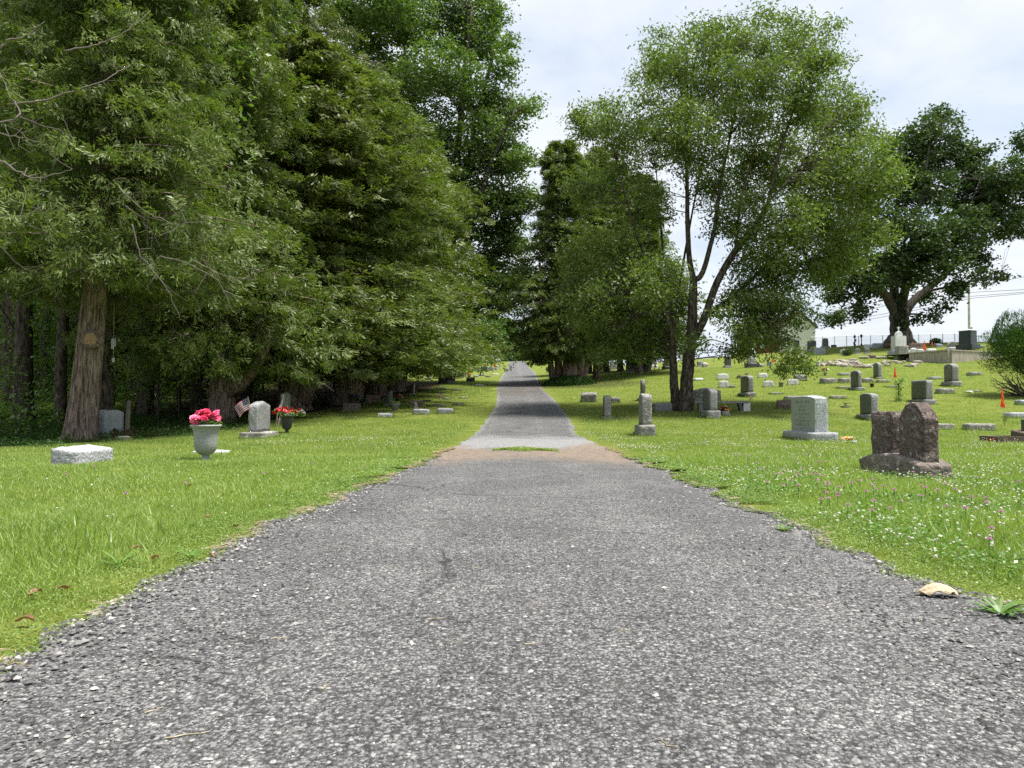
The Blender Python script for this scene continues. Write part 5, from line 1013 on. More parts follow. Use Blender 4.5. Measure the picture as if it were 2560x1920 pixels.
ced(CB, -6.95, 32.6, 17, 15.0, 3.8, 6.3, "cedar with a straight pale trunk, standing in the shaded lawn", 2.6); ced(CD, -6.75, 38.0, 16, 16.2, 5.2, 5.8, "broad cedar with a very thick dark trunk behind the yellow flowers", .7)
ced(CC, -6.5, 42.3, 16, 15.6, 4.6, 6.4, "wide spreading cedar whose skirts reach over the lane's left edge", 3.9); ced(CD, -7.0, 48.5, 16, 15, 5.2, 4.4, "cedar further up the left row beyond the wide spreading one", 2.2); ced(CA, -8., 56, 17, 14, 4.4, 4.4, "last cedar of the left row before the upper graves", 5.1)
ced(CT, -11.8, 40, 17, 27.5, 4.2, 5.2, "very tall brownish cedar rising behind the left row out of the photo", 1.0, "tall_cedar"); ced(CT, -15, 36, 17, 25, 4.2, 4.6, "tall cedar behind the row, left of the tallest", 2.0, "tall_cedar"); ced(CT, -16.5, 26, 17, 22, 4.2, 4.8, "tall dark cedar at the far left behind the big one", .9, "tall_cedar")
# right-hand multi-stemmed cedars
CR = cedar_mesh(6, 16.5, 3.3, 1.7, 560, 16, 18, MAT["cedar"], L=.18, W=.05, tr=.2, twigs=0, open_=.05, trunk_n=14, pw=.4)
rt = ced(CR, 3.5, 50, 16.5, 16.2, 3.3, 3.7, "dark multi stemmed cedar standing in leafy ground cover right of the lane", 0)
for q, (x0, lx, r_) in enumerate(((-.75, -.35, .17), (-.38, -.12, .22), (.35, .1, .24), (.72, .3, .23), (1.0, .55, .18), (.1, 0, .3))):
    m = MB(); zz = np.linspace(-.2, 8, 9); m.tube(np.stack([x0 + lx * zz * .28, .25 * math.sin(q * 2.) - .3 + 0 * zz, zz], -1), np.linspace(r_ * 1.15, r_ * .45, 9), 14, flute=.07, nf=5); m.obj("stem", MAT["cedarbark"], rt, True)
ced(CR, 9.6, 58, 16.5, 15.5, 3.3, 4.0, "third dark cedar behind the slender hill trees", 4.)
ced(CR, 6.0, 54.5, 16.5, 16.6, 3.3, 4.4, "second dark cedar right behind the multi stemmed one", 2.2)
ced(CD, 6.2, 66, 16, 13, 5.2, 3.6, "dark cedar far up the lane behind the multi stemmed one", 1.4)

def broadleaf(seed, limbs, lobes, mat, L, W, per, cr, dens=9., droop=.4, barkm="bark", flat=.7, sides=10, bias=.42, br=.03, limb_sides=16):
    """limbs: [(points, radii)], lobes: [(centre, radius or (rx,ry,rz))]; returns trunk and crown meshes"""
    r = np.random.default_rng(seed); m = MB(); samp = []; srad = []
    for q, (P, rad) in enumerate(limbs):
        P = np.asarray(P, float); t = np.linspace(0, 1, len(P)); n = max(6, 4 * len(P)); tn = np.linspace(0, 1, n)
        Q = np.stack([np.interp(tn, t, P[:, c]) for c in range(3)], -1); 
        for _ in range(2): Q[1:-1] = (Q[:-2] + 2 * Q[1:-1] + Q[2:]) / 4
        rd = np.interp(tn, t, rad); Q[1:-1] += r.normal(size=(n - 2, 3)) * .06 * rd[1:-1, None]
        m.tube(Q, rd, limb_sides if rd.max() > .08 else 6, flute=.05 if rd.max() > .15 else 0, nf=5, ph=q); samp.append(Q[1:]); srad.append(rd[1:])
    samp = np.concatenate(samp); srad = np.concatenate(srad); cs = []
    for c, rad in lobes:
        rv = np.array(rad if hasattr(rad, "__len__") else (rad, rad, rad * .85)); n = max(3, int(dens * (rv[0] * rv[2])))
        d = unit(r.normal(size=(n, 3))) * (r.random(n) ** bias)[:, None]; cs.append(np.asarray(c) + d * rv)
    cs = np.concatenate(cs)
    for e, c in enumerate(cs):
        D = np.linalg.norm(samp - c, axis=1) + 1.2 * np.maximum(0, samp[:, 2] - c[2]); j = int(np.argmin(D)); p0 = samp[j]; dist = np.linalg.norm(c - p0)
        if dist > .25 and dist < 3.2 * br / .03 * .8 and r.random() < .6:
            mid = (p0 + c) / 2 + r.normal(size=3) * dist * .07 + np.array([0, 0, .06 * dist]); r0 = min(srad[j] * .6, br * (.3 + .28 * dist)); m.tube([p0, mid, c], [r0, r0 * .65, r0 * .25], 4, cap=False)
    k = np.repeat(np.arange(len(cs)), per); sz = cr * r.uniform(.65, 1.25, len(cs)); g = r.normal(size=(len(k), 3)); g[:, 2] *= flat; c = cs[k] + g * sz[k][:, None] * .55
    a = r.normal(size=(len(k), 3)) * np.array([1, 1, .5]) + unit(g) * .5 + np.array([0, 0, -droop])
    V, q = leaf_quads(c, a, r.uniform(.65, 1.2, len(c)) * L, r.uniform(.7, 1.15, len(c)) * W, r, upb=.8)
    return m.mesh("trunk", MAT[barkm], True), mesh_np("crown", V, [q], mat)
def loc(P, base): return np.array([tuple(Vector(p) - base) for p in P])
# the twin-trunked cherry right of the lane
bm_ = ground_hit(1706, 1027); bm_ = Vector((bm_.x, bm_.y, bm_.z)); D0 = bm_.y; rr = np.random.default_rng(21)
def L_(pix): return loc([P3(u, v, D0 + dd) for (u, v, dd) in pix], bm_)
limbs = [(L_([(1713, 1034, 0), (1717, 960, 0), (1729, 833, 0), (1731, 770, 0), (1733, 702, 0)]), [.31, .235, .2, .17, .15]),
  (L_([(1733, 702, 0), (1722, 640, .2), (1719, 567, .3), (1716, 386, .6), (1730, 200, .8), (1745, 110, .9)]), [.12, .1, .09, .06, .035, .015]), (L_([(1733, 702, 0), (1755, 690, -.1), (1772, 630, -.2), (1788, 567, -.2), (1799, 467, -.3), (1830, 320, -.5), (1870, 140, -.6)]), [.12, .1, .09, .08, .065, .04, .015]),
  (L_([(1728, 850, 0), (1750, 822, -.1), (1764, 790, -.2), (1793, 702, -.4), (1838, 625, -.6), (1895, 560, -.8), (1925, 500, -1), (1940, 400, -1.2), (1990, 260, -1.4), (2000, 150, -1.5)]), [.17, .15, .14, .13, .12, .1, .075, .055, .035, .015]),
  (L_([(1689, 1034, .25), (1684, 930, .2), (1680, 838, .1), (1662, 790, 0), (1645, 725, -.2), (1610, 640, -.6), (1570, 520, -1), (1540, 400, -1.3)]), [.19, .145, .125, .1, .08, .06, .04, .015]), (L_([(1680, 838, .1), (1668, 740, .8), (1655, 600, 1.4), (1640, 420, 2)]), [.08, .065, .045, .02]),
  (L_([(1655, 770, 0), (1600, 735, -.8), (1540, 735, -1.5), (1480, 765, -2)]), [.06, .045, .03, .012]), (L_([(1668, 805, 0), (1620, 780, -1), (1560, 810, -1.8), (1520, 850, -2.2)]), [.05, .04, .025, .01]), (L_([(1660, 770, .3), (1590, 660, .6), (1500, 610, .8), (1440, 640, 1)]), [.05, .04, .025, .01]),
  (L_([(1764, 790, -.2), (1830, 745, .8), (1916, 664, 1.4), (1990, 580, 2), (2070, 500, 2.2), (2150, 440, 2.4)]), [.1, .085, .07, .05, .03, .012]), (L_([(1830, 745, .8), (1930, 700, .2), (2040, 640, -.4), (2120, 590, -.8)]), [.06, .045, .03, .012]), (L_([(1764, 790, -.2), (1850, 790, -1.2), (1930, 800, -1.8), (1985, 860, -2.2)]), [.05, .04, .028, .01]), (L_([(1838, 625, -.6), (1850, 500, .4), (1900, 330, 1), (1950, 180, 1.4)]), [.06, .05, .03, .012]), (L_([(1925, 500, -1), (2000, 420, -.6), (2060, 320, -.2)]), [.05, .035, .012]), (L_([(1680, 838, .1), (1700, 700, 1.2), (1740, 480, 1.8), (1790, 260, 2)]), [.06, .05, .035, .015])]
LB = [(1780,125,1.2),(1880,115,1.3),(1985,130,1.1),(2040,175,.9),(1700,200,1.3),(1640,190,1.0),(1820,240,1.7),(1940,250,1.7),(2060,275,1.4),(2120,335,1.1),(1560,320,1.2),(1480,325,.9),(1650,350,1.4),(1750,370,1.4),(1900,400,1.8),(2030,420,1.8),(2130,440,1.6),(2195,450,.9),(1540,450,1.2),(1475,470,.9),(1620,520,1.1),(1480,620,1.1),(1560,660,1.4),(1640,700,1.2),(1480,755,1.1),(1570,800,1.2),(1640,820,1.0),(1500,850,.75),(1850,540,1.2),(1950,570,1.7),(2080,560,1.7),(2145,590,1.1),(1910,680,1.3),(2005,680,1.35),(2095,665,.95),(1940,790,1.0),(2015,785,.4),(1985,765,.5),(1850,755,.85),(1890,770,.9),(1815,800,.45),(1880,835,.7),(1600,865,.6),(1560,880,.5),(1450,700,.8),(1420,740,.5),(1890,820,.9),(1945,850,.5),(1870,880,.55),(1985,895,.6),(2010,920,.35),(1960,930,.35),(1650,75,.42),(1700,120,.45),(1735,75,.42),(1770,90,.42),(1850,55,.42),(1905,42,.42),(1960,48,.42),(2012,72,.42),(2075,80,.45),(2095,150,.45),(2140,260,.45),(2185,335,.45),(1615,130,.42),(1600,235,.45),(1500,268,.42),(1445,285,.42),(1415,650,.4),(1430,790,.4),(1500,890,.35),(2205,430,.5),(1830,870,.4),(1700,300,.9),(1780,480,.9),(1690,880,.5),(1700,760,.7),(1740,860,.3)]
lobes = [(L_([(u, v, rr.uniform(-2.6, 2.6))])[0], s) for (u, v, s) in LB]
ms = broadleaf(21, limbs, lobes, MAT["cherry"], .165, .062, 85, .5, dens=31, droop=.75, flat=.65)
rt = empty("cherry_tree", bm_, 0, "twin trunked cherry tree with drooping light leaves right of the lane", "tree"); link("trunk", ms[0], rt); link("crown", ms[1], rt)
# great oak on the hill
bo = ground_hit(2250, 861); D0 = bo.y; bm_ = bo; rr = np.random.default_rng(33)
limbs = [(L_([(2250, 870, 0), (2250, 858, 0), (2250, 845, 0), (2249, 820, 0), (2247, 775, 0)]), [1.5, 1.25, .95, .8, .82]), (L_([(2242, 795, 0), (2225, 755, -.4), (2195, 715, -.8), (2165, 680, -1), (2110, 650, -1.5), (2070, 700, -2)]), [.5, .42, .34, .27, .16, .06]),
  (L_([(2244, 790, 0), (2236, 735, .4), (2232, 640, .8), (2240, 520, 1), (2262, 400, 1)]), [.45, .38, .28, .18, .06]), (L_([(2252, 790, 0), (2262, 730, -.6), (2275, 640, -1), (2300, 500, -1.4), (2330, 330, -1.5)]), [.45, .38, .3, .2, .06]), (L_([(2256, 792, 0), (2275, 760, .2), (2310, 730, .6), (2360, 690, 1), (2430, 620, 1.5), (2500, 540, 2), (2570, 480, 2.2)]), [.45, .4, .33, .26, .2, .13, .05]),
  (L_([(2310, 730, .6), (2380, 715, -.5), (2440, 700, -1), (2500, 695, -1.5)]), [.14, .1, .07, .03]), (L_([(2264, 785, 0), (2300, 785, -1), (2335, 795, -1.4)]), [.1, .07, .03]), (L_([(2360, 690, 1), (2400, 580, 0), (2450, 450, -.5)]), [.2, .14, .05]), (L_([(2195, 715, -.8), (2130, 730, .5), (2090, 790, 1)]), [.15, .1, .04]), (L_([(2165, 680, -1), (2170, 560, 0), (2190, 450, .5)]), [.2, .14, .05])]
LB = [(2330,330,2.3),(2265,395,2.7),(2390,385,2.2),(2200,400,1.8),(2175,480,2.2),(2300,480,3.0),(2400,480,2.6),(2480,480,2.2),(2540,440,2.3),(2610,470,2.6),(2200,570,2.4),(2300,590,2.8),(2400,570,2.5),(2500,555,2.2),(2590,550,2.2),(2130,640,1.9),(2220,670,1.9),(2350,650,2.0),(2430,640,1.6),(2100,725,1.5),(2150,780,1.1),(2090,795,1.1),(2310,740,.9),(2400,705,1.1),(2465,690,1.1),(2505,690,.7),(2330,790,.6),(2350,765,.7),(2385,735,.8),(2350,290,1.2),(2430,400,1.2),(2060,690,1.4),(2290,800,.5),(2170,740,.9),(2560,360,1.2),(2470,385,.8),(2250,690,1.3),(2290,690,1.1),(2200,715,1.1),(2160,700,1.3),(2440,440,1.7),(2450,520,2.0),(2130,580,1.6),(2320,400,2)]
LO = [(2245,650,1.5),(2195,665,1.3),(2300,655,1.4),(2270,700,1.0),(2215,705,.8),(2335,690,.8),(2180,695,.9)]
lobes = [(L_([(u, v, rr.uniform(-4.5, 4.5))])[0], s) for (u, v, s) in LB] + [(L_([(u, v, rr.uniform(-5, -2.5))])[0], s) for (u, v, s) in LO]
ms = broadleaf(34, limbs, lobes, MAT["oak"], .34, .21, 66, .8, dens=9, droop=.25, barkm="greybark", br=.05, flat=.62)
rt = empty("oak_tree", bo, 0, "great old oak with a thick flared trunk on the hilltop at the right", "tree"); link("trunk", ms[0], rt); link("crown", ms[1], rt)
m = MB(); n = 1500; r = np.random.default_rng(5); hh = r.uniform(1.2, 5.2, n); th = r.uniform(-2.6, -1.3, n); V, q4 = leaflets(.86 * np.cos(th) * np.interp(hh, [0, 2, 5.2], [1.3, 1, 1.05]), .86 * np.sin(th) * np.interp(hh, [0, 2, 5.2], [1.3, 1, 1.05]), hh, np.full(n, .06), r, 1.); m.add(V, q4); m.obj("ivy", MAT["ivy"], rt)
# big maple behind the left cedars
bm_ = Vector((-4.6, 54, G(-4.6, 54))); D0 = 54; rr = np.random.default_rng(41)
limbs = [(np.array([(0, 0, -.3), (0, 0, 2), (.1, 0, 7)]), [.62, .48, .4]), (np.concatenate([[(.1, 0, 7)], L_([(1140, 420, 0), (1160, 200, 0), (1180, 20, 0)])]), [.35, .25, .16, .06]), (np.concatenate([[(.1, 0, 6)], L_([(1180, 560, -1), (1230, 400, -1.5), (1290, 270, -2)])]), [.25, .2, .12, .04]), (np.concatenate([[(.1, 0, 6)], L_([(1100, 520, 1), (1040, 300, 1), (1000, 60, 1)])]), [.28, .22, .14, .05]), (np.concatenate([[(.1, 0, 5)], L_([(1190, 700, 1), (1240, 620, 1), (1300, 560, 1)])]), [.2, .15, .1, .04]), (np.concatenate([[(.1, 0, 8)], L_([(1190, 300, 1.5), (1230, 150, 2), (1250, 30, 2)])]), [.2, .15, .1, .04])]
LB = [(1150,60,2.8),(1205,110,2.0),(1100,190,2.8),(1220,250,2.3),(1290,295,1.3),(1315,270,.8),(1180,350,2.8),(1255,410,2.2),(1275,510,1.9),(1190,510,2.8),(1240,630,2.4),(1290,600,1.4),(1200,730,2.6),(1100,420,3),(1000,60,2.8),(1050,-60,3),(1180,-50,2.2),(940,10,2.6),(1240,30,1.0),(1270,730,1.6),(1310,500,1.0),(1260,170,1.0),(1300,690,1.2),(860,30,2),(900,130,2.2),(940,250,2.2),(1010,200,2.4),(1030,330,2.4),(1090,560,2.4),(1300,400,1.1),(1340,255,.5),(1270,100,.6)]
lobes = [(L_([(u, v, rr.uniform(-3, 3))])[0], s) for (u, v, s) in LB]
ms = broadleaf(42, limbs, lobes, MAT["maple"], .24, .15, 56, .8, dens=20, droop=.25, br=.04, flat=.36)
rt = empty("maple_tree", bm_, 0, "towering leafy maple behind the left cedars, cut by the top of the photo", "tree"); link("trunk", ms[0], rt); link("crown", ms[1], rt)
# slender trees on the hillside
for q, (u, lbs, lab, fork) in enumerate(((1517, ((1490, 835, 1.3), (1475, 745, 1.6), (1505, 780, 1.6), (1500, 690, 1.4)), "slender dark tree on the hillside, nearest the cedars", 0), (1552, ((1550, 810, 1.9), (1560, 710, 2.1), (1540, 860, 1.3), (1580, 870, 1.1)), "middle slender hillside tree with a flared foot", 0), (1612, ((1630, 830, 1.7), (1655, 745, 1.7), (1605, 780, 1.7), (1600, 875, 1.), (1650, 880, .9)), "hillside tree forked from the ground", 1))):
    bm_ = ground_hit(u, 928); D0 = bm_.y; rr = np.random.default_rng(60 + q)
    limbs = [(L_([(u, 932, 0), (u, 925, 0), (u - 2, 900, 0), (u - 4, 860, 0), (lbs[1][0], lbs[1][1], 0)]), [.42, .3, .22, .2, .05])]
    if fork: limbs = [(L_([(u - 6, 932, 0), (u - 12, 890, 0), (u - 22, 850, 0), (lbs[2][0], 760, 0)]), [.32, .22, .18, .05]), (L_([(u + 2, 932, 0), (u + 14, 895, 0), (u + 24, 860, 0), (lbs[1][0], 740, 0)]), [.36, .26, .2, .05])]
    lobes = [(L_([(a, b, rr.uniform(-1.2, 1.2))])[0], s) for a, b, s in lbs]
    ms = broadleaf(70 + q, limbs, lobes, MAT["wood_leaf"], .24, .13, 80, .6, dens=13, droop=.4, barkm="bark" if not fork else "greybark"); rt = empty("hill_tree", bm_, 0, lab, "tree"); link("trunk", ms[0], rt); link("crown", ms[1], rt)
# woodland: three kinds of tree and two of sapling, shared meshes
def generic(seed, H, cb, cr, mat, tr, L=.15, W=.09, per=60, dens=5.5, cl=.7):
    r = np.random.default_rng(seed); limbs = [(np.array([(0, 0, -.3), (.05, 0, H * .25), (.12, .1, H * .55), (.1, .1, H * .92)]), [tr * 1.2, tr, tr * .7, tr * .2])]; lobes = []
    n = 9
    for k in range(n):
        t = k / (n - 1); z = cb + (H - cb) * t; a = k * 2.4 + seed; rad = cr * (.55 + .45 * math.sin(math.pi * min(1, t * .8 + .2))); o = rad * .75 * (1 - .55 * t)
        c = np.array([o * math.cos(a), o * math.sin(a), z]); lobes.append((c, rad * .62)); limbs.append((np.array([(0, 0, max(1., z - rad)), c * .6 + np.array([0, 0, z * .4 - rad * .15]), c]), [tr * .4, tr * .25, tr * .08]))
    lobes.append((np.array([.1, .1, H]), cr * .45)); return broadleaf(seed, limbs, lobes, mat, L, W, per, cl, dens=dens, droop=.3)
W1 = generic(81, 15, 4.2, 3.2, MAT["wood_leaf"], .2); W2 = generic(82, 17, 6, 3.6, MAT["maple"], .16); W3 = generic(83, 12, 2.5, 2.6, MAT["fresh"], .11)
SP1 = generic(84, 4.2, .7, 1.3, MAT["wood_leaf"], .035, .15, .08, 30, 9, .42); SP2 = generic(85, 5.4, .9, 1.5, MAT["fresh"], .04, .16, .09, 26, 8, .45)
rw = np.random.default_rng(12)
seen = [(150, 25, 1, 1.), (254, 22.6, 0, 1.2), (330, 34, 1, .9), (362, 27.5, 0, 1.25), (350, 37, 1, 1.), (394, 33, 1, .8), (448, 30, 2, .7), (490, 29, 0, .9), (505, 35.5, 1, .9), (60, 27, 1, .9), (20, 31, 0, 1.), (110, 36, 1, 1.1), (215, 38, 2, 1.), (600, 38, 1, .9), (640, 44, 0, 1.), (690, 47, 1, 1.), (430, 42, 0, 1.1), (560, 47, 2, 1.1), (860, 70, 0, 1.2), (960, 75, 1, 1.1), (-60, 34, 0, 1.2), (760, 58, 1, 1.)]
for q, (u, d, k, s) in enumerate(seen):
    x = (u - CU) * d / F; plant_tree("woodland_tree", (W1, W2, W3)[k], x, d, "tree of the dark wood behind the left row of cedars", rz=q * 1.7, s=(s, s, s * (1 + .15 * ((q * 5) % 3 - 1))), group="trees of the dark wood at the left")
for q in range(15):
    d = rw.uniform(23.5, 38); u = rw.uniform(-60, 700) ; x = (u - CU) * d / F
    if x > -9.5 - (d - 22) * .0 : continue
    plant_tree("sapling", (SP1, SP2)[q % 2], x, d, "leafy sapling in the dark wood behind the left row of cedars", rz=q * 2.3, s=(1, 1, rw.uniform(.7, 1.3)), group="saplings of the dark wood at the left")
# sunlit thicket at the far side of the wood
TH = generic(86, 6.5, .6, 2.6, MAT["fresh"], .07, .26, .16, 40, 8, .6)
for q in range(52):
    d = rw.uniform(40, 64); u = -150 + 900 * (q + rw.random()) / 52
    if (u - CU) * d / F > -19: continue
    plant_tree("thicket_tree", TH, (u - CU) * d / F, d, "bright sunlit small tree at the far side of the dark wood", rz=q * 1.9, s=(1, 1, rw.uniform(.8, 1.25)), group="sunlit small trees at the far side of the wood")
ru = np.random.default_rng(23); n = 70000; y = ru.uniform(20, 62, n); x = ru.uniform(-44, -13, n); ok = (patchy(x * .8, y * .8) > .35) & (x > -.72 * y - 4); x, y = x[ok], y[ok]
V, q4 = leaflets(x, y, gz(x, y) + ru.uniform(.05, 1, len(x)) ** 1.5 * (.35 + 1.1 * patchy(x * .5, y * .5)), ru.uniform(.05, .1, len(x)), ru, .8); um = MB(); um.add(V, q4); tag(um.obj("undergrowth", MAT["fresh"]), "leafy undergrowth on the floor of the wood at the left", "undergrowth", kind="stuff")
# light green tree peeping between the cedars at the top
bm_ = Vector((-12.2, 35.5, G(-12, 35))); D0 = 35.5; lobes = [(L_([(a, b, 0)])[0], s) for a, b, s in ((690, 30, 1.1), (705, 115, .8), (665, 130, .8), (700, -40, 1.2), (740, 160, .6), (650, 40, .8))]
ms = broadleaf(91, [(np.array([(0, 0, -.3), (.1, 0, 8), (1, 0, 17), (1.2, 0, 19)]), [.25, .2, .1, .03])], lobes, MAT["fresh"], .14, .09, 90, .5, dens=12); rt = empty("birch_tree", bm_, 0, "light green broadleaf treetop showing between two cedars at the top left", "tree"); link("trunk", ms[0], rt); link("crown", ms[1], rt)
# trees beyond the crest of the lane
FT = generic(87, 9.5, .4, 4.4, MAT["wood_leaf"], .2, .42, .28, 60, 8, .95)
for q, (u, d, k, s, lab) in enumerate(((1262, 132, 0, .85, "tree closing the end of the lane, left one"), (1300, 138, 1, .72, "tree closing the end of the lane, middle one"), (1345, 134, 2, .85, "tree closing the end of the lane, right one"), (1220, 128, 1, .85, "tree beyond the far left graves"), (1180, 124, 0, .9, "tree behind the broad grey stone on the far crest"), (1130, 118, 2, 1., "tree behind the cedar row's far end"), (1400, 140, 0, .9, "tree beyond the bank behind the multi stemmed cedar"), (1080, 112, 1, 1., "tree at the far end of the dark wood"))):
    x = (u - CU) * d / F; s *= 1.0; plant_tree("far_tree", FT, x, d, lab, rz=q, s=(s * 1.1, s * 1.1, s * 1.05), dz=-1.2)
for q, (u, d, s) in enumerate(((1240, 122, 1.6), (1285, 124, 1.5), (1330, 123, 1.7), (1365, 125, 1.6), (1195, 118, 1.5), (1150, 112, 1.6))):
    plant_tree("far_bush", SP1, (u - CU) * d / F, d, "leafy bush beyond the crest of the lane", "bush", rz=q * 1.3, s=(s * 1.4, s * 1.4, s), dz=-.9, group="bushes beyond the crest of the lane")
def bush(seed, rx, rz_, mat, n, L, W, stems=10):
    r = np.random.default_rng(seed); d = unit(r.normal(size=(n, 3))); c = d * (r.random(n) ** .33)[:, None] * np.array([rx, rx, rz_]) * (1 + .15 * np.sin(d[:, :1] * 5 + seed)) + np.array([0, 0, rz_ * .95]); k = c[:, 2] > .03; c = c[k]; d = d[k]
    V, q = leaf_quads(c, d + r.normal(size=c.shape) * .6 + np.array([0, 0, .3]), r.uniform(.6, 1.2, len(c)) * L, np.full(len(c), W), r); m = MB()
    for e in range(stems): a = r.uniform(0, 6.28); m.tube([(0, 0, -.1), (rx * .3 * math.cos(a), rx * .3 * math.sin(a), rz_ * .6), (rx * .7 * math.cos(a), rx * .7 * math.sin(a), rz_ * 1.3)], [.04 * rx + .005, .03 * rx, .004], 5)
    return m.mesh("stems", MAT["bark"], True), mesh_np("foliage", V, [q], mat)
def put_bush(u, v, ms, label, s=1., name="shrub", d=None):
    p = ground_hit(u, v); rt = empty(name, p, u * .1, label, "shrub"); rt.scale = (s, s, s); link("stems", ms[0], rt); link("foliage", ms[1], rt); return rt
BS = bush(3, .5, .3, MAT["ivy"], 1600, .09, .05); BY = bush(4, .9, .85, MAT["fresh"], 5000, .12, .07)
put_bush(2118, 889, BS, "round green bush before the white bench shaped stone", .9); put_bush(2339, 862, BS, "small bush on the crest left of the grey slant stone", 1.0); put_bush(2294, 870, BS, "little green bush before the polished red brown stone", .7); put_bush(1503, 927, BY, "fresh green clump between the near black headstone and the slender trees", .45)
put_bush(1128, 946, BY, "yellow green bush at the end of the left cedar row", 1.25); put_bush(1105, 945, BS, "dark bush beside the yellow green one at the row's end", 1.9); put_bush(1866, 872, BY, "orange tinted low bush left of the house", .9); put_bush(1376, 931, BS, "small dark shrub on the bank by the cedar cluster", 1.)
# ivy on the headstone
p = ground_hit(2290, 1010); r = np.random.default_rng(7); n = 420; iv = empty("ivy_vine", (p.x, p.y + 1.05, p.z), 0, "leafy vine climbing the left edge of the dark square headstone", "vine"); m = MB(); hh = r.uniform(0, 1.02, n); V, q4 = leaflets(-.12 + r.normal(0, .07, n) + .1 * (hh > .85), r.normal(0, .1, n), hh, np.full(n, .035), r, 1.); m.add(V, q4); m.obj("leaves", MAT["clover"], iv)
m = MB(); m.tube([(-.1, 0, -.05), (-.14, 0, .5), (-.1, 0, 1.)], [.02, .014, .006], 5); m.obj("stem", MAT["bark"], iv)
# juniper at the right edge
p = ground_hit(2565, 990); r = np.random.default_rng(17); jn = empty("juniper_shrub", p, 0, "bushy juniper with bare twisted lower stems at the right edge", "shrub"); n = 26000
d = unit(r.normal(size=(n, 3))); th = np.arctan2(d[:, 1], d[:, 0]); rad = (r.random(n) ** .28)[:, None]; lump = np.array([1 + .55 * mnoise.noise(Vector(q * 1.7)) + .4 * mnoise.noise(Vector(q * 4.5)) for q in d])[:, None]
c = d * rad * lump * np.array([1.35, 1.3, 1.15]) + np.array([.05, 0, 2.0]); 
V, q = leaf_quads(c, d * .7 + np.array([-.1, 0, .7]) + r.normal(size=c.shape) * .45, r.uniform(.06, .15, n), np.full(n, .024), r); link("foliage", mesh_np("foliage", V, [q], MAT["yew"]), jn)
m = MB()
for k in range(46):
    a = r.uniform(1.8, 5.2) if k < 34 else r.uniform(0, 6.28); P = [np.array([.1, 0, -.1])]; ln = r.uniform(.9, 1.9); up = r.uniform(.15, 1.1); dv = np.array([math.cos(a), math.sin(a) * .8, up])
    for e in range(6): dv = unit(dv + r.normal(size=3) * .25 + np.array([0, 0, .06])); P.append(P[-1] + dv * ln / 6)
    m.tube(P, np.linspace(.05, .006, 7), 5, cap=False)
    for e in range(3): P2 = [P[3 + e], P[3 + e] + unit(dv + r.normal(size=3) * .8) * .25, P[3 + e] + unit(dv + r.normal(size=3) * .5) * .5]; m.tube(P2, [.01, .007, .003], 3, cap=False)
m.obj("bare_stems", MAT["twig"], jn, True)
m = MB(); nn = 2200; a = r.uniform(0, 6.28, nn); z0 = r.uniform(2.2, 3.3, nn); c = np.stack([1.2 * np.cos(a) * np.sqrt(np.clip(1 - ((z0 - 2) / 1.5) ** 2, 0, 1)), 1.2 * np.sin(a) * np.sqrt(np.clip(1 - ((z0 - 2) / 1.5) ** 2, 0, 1)), z0 + r.uniform(0, .3, nn)], -1); V, q = leaf_quads(c, np.array([[-.15, 0, 1.]]) + r.normal(size=c.shape) * .3, r.uniform(.1, .25, nn), np.full(nn, .022), r); m.add(V, q); m.obj("leading_shoots", MAT["yew"], jn)
# ground cover beneath the trees
def cover(name, x, y, h, s, mat, label, seed):
    r = np.random.default_rng(seed); V, q4 = leaflets(x, y, gz(x, y) + r.uniform(.02, 1, len(x)) * h, s, r, .8); m = MB(); m.add(V, q4); tag(m.obj(name, MAT[mat]), label, "ground cover", kind="stuff")
r = np.random.default_rng(44); n = 60000; y = r.uniform(15.3, 27, n); x = r.uniform(-18, -6.5, n); e = -9.1 + (y - 17) * .17; e2 = e + .5 * np.sin(y * 2.2) + .3 * np.sin(y * 5.1); ok = (x < e2) & (patchy(x * .9, y * .9) > .33) & ~((np.abs(x + 10.2) < 1.2) & (y > 17.4) & (y < 18.6) & (r.random(n) < .6)); x, y = x[ok], y[ok]
cover("ground_cover", x, y, .05 + .22 * patchy(x * 2, y * 2) * sstep(0, 1.2, (-9.1 + (y - 17) * .17) - x), r.uniform(.018, .042, len(x)), "ivy", "dark leafy ground cover along the wood's edge at the left", 45)
a = r.uniform(0, 6.28, 16000); q = np.sqrt(r.random(16000)) ; x = 3.6 + 1.75 * q * np.cos(a); y = 48.6 + 1.9 * q * np.sin(a); ok = x > xr(y) + .05; cover("ground_cover", x[ok], y[ok], .55 * (1.05 - q[ok] ** 3), np.full(ok.sum(), .05), "ivy", "dark leafy bed round the feet of the multi stemmed cedar", 46)
# ------------------------------------------------------------------ house, fence, poles
def wallmat():
    m, nt, out = newmat("white_clapboard"); s = N(nt, "ShaderNodeSeparateXYZ", {0: coord(nt)}); f = mth(nt, "FRACT", mth(nt, "MULTIPLY", s.outputs[2], 6.5)); c = mix(nt, maprange(nt, f, .0, .16), (.38, .4, .41), (.72, .73, .73)); bsdf(nt, out, c, .7, .2, f, .6, .02); return m
MAT["clap"] = wallmat(); MAT["brick"] = plain("dull_red_siding", (.17, .06, .05), .8, .1, .3, 8); MAT["shingle"] = plain("brown_shingle_roof", (.085, .065, .052), .9, .1, .35, 5); MAT["glass_dark"] = plain("dark_window", (.03, .035, .04), .2, .5)
d = 90.; hx0 = (1960 - CU) * d / F; hx1 = (2040 - CU) * d / F; zr = zat(816, d); g0 = G(32, 90) - .3; hs = empty("house", ((hx0 + hx1) / 2, d + 3, g0), 0, "white clapboard house with a brown roofed side wing behind the hill", "house")
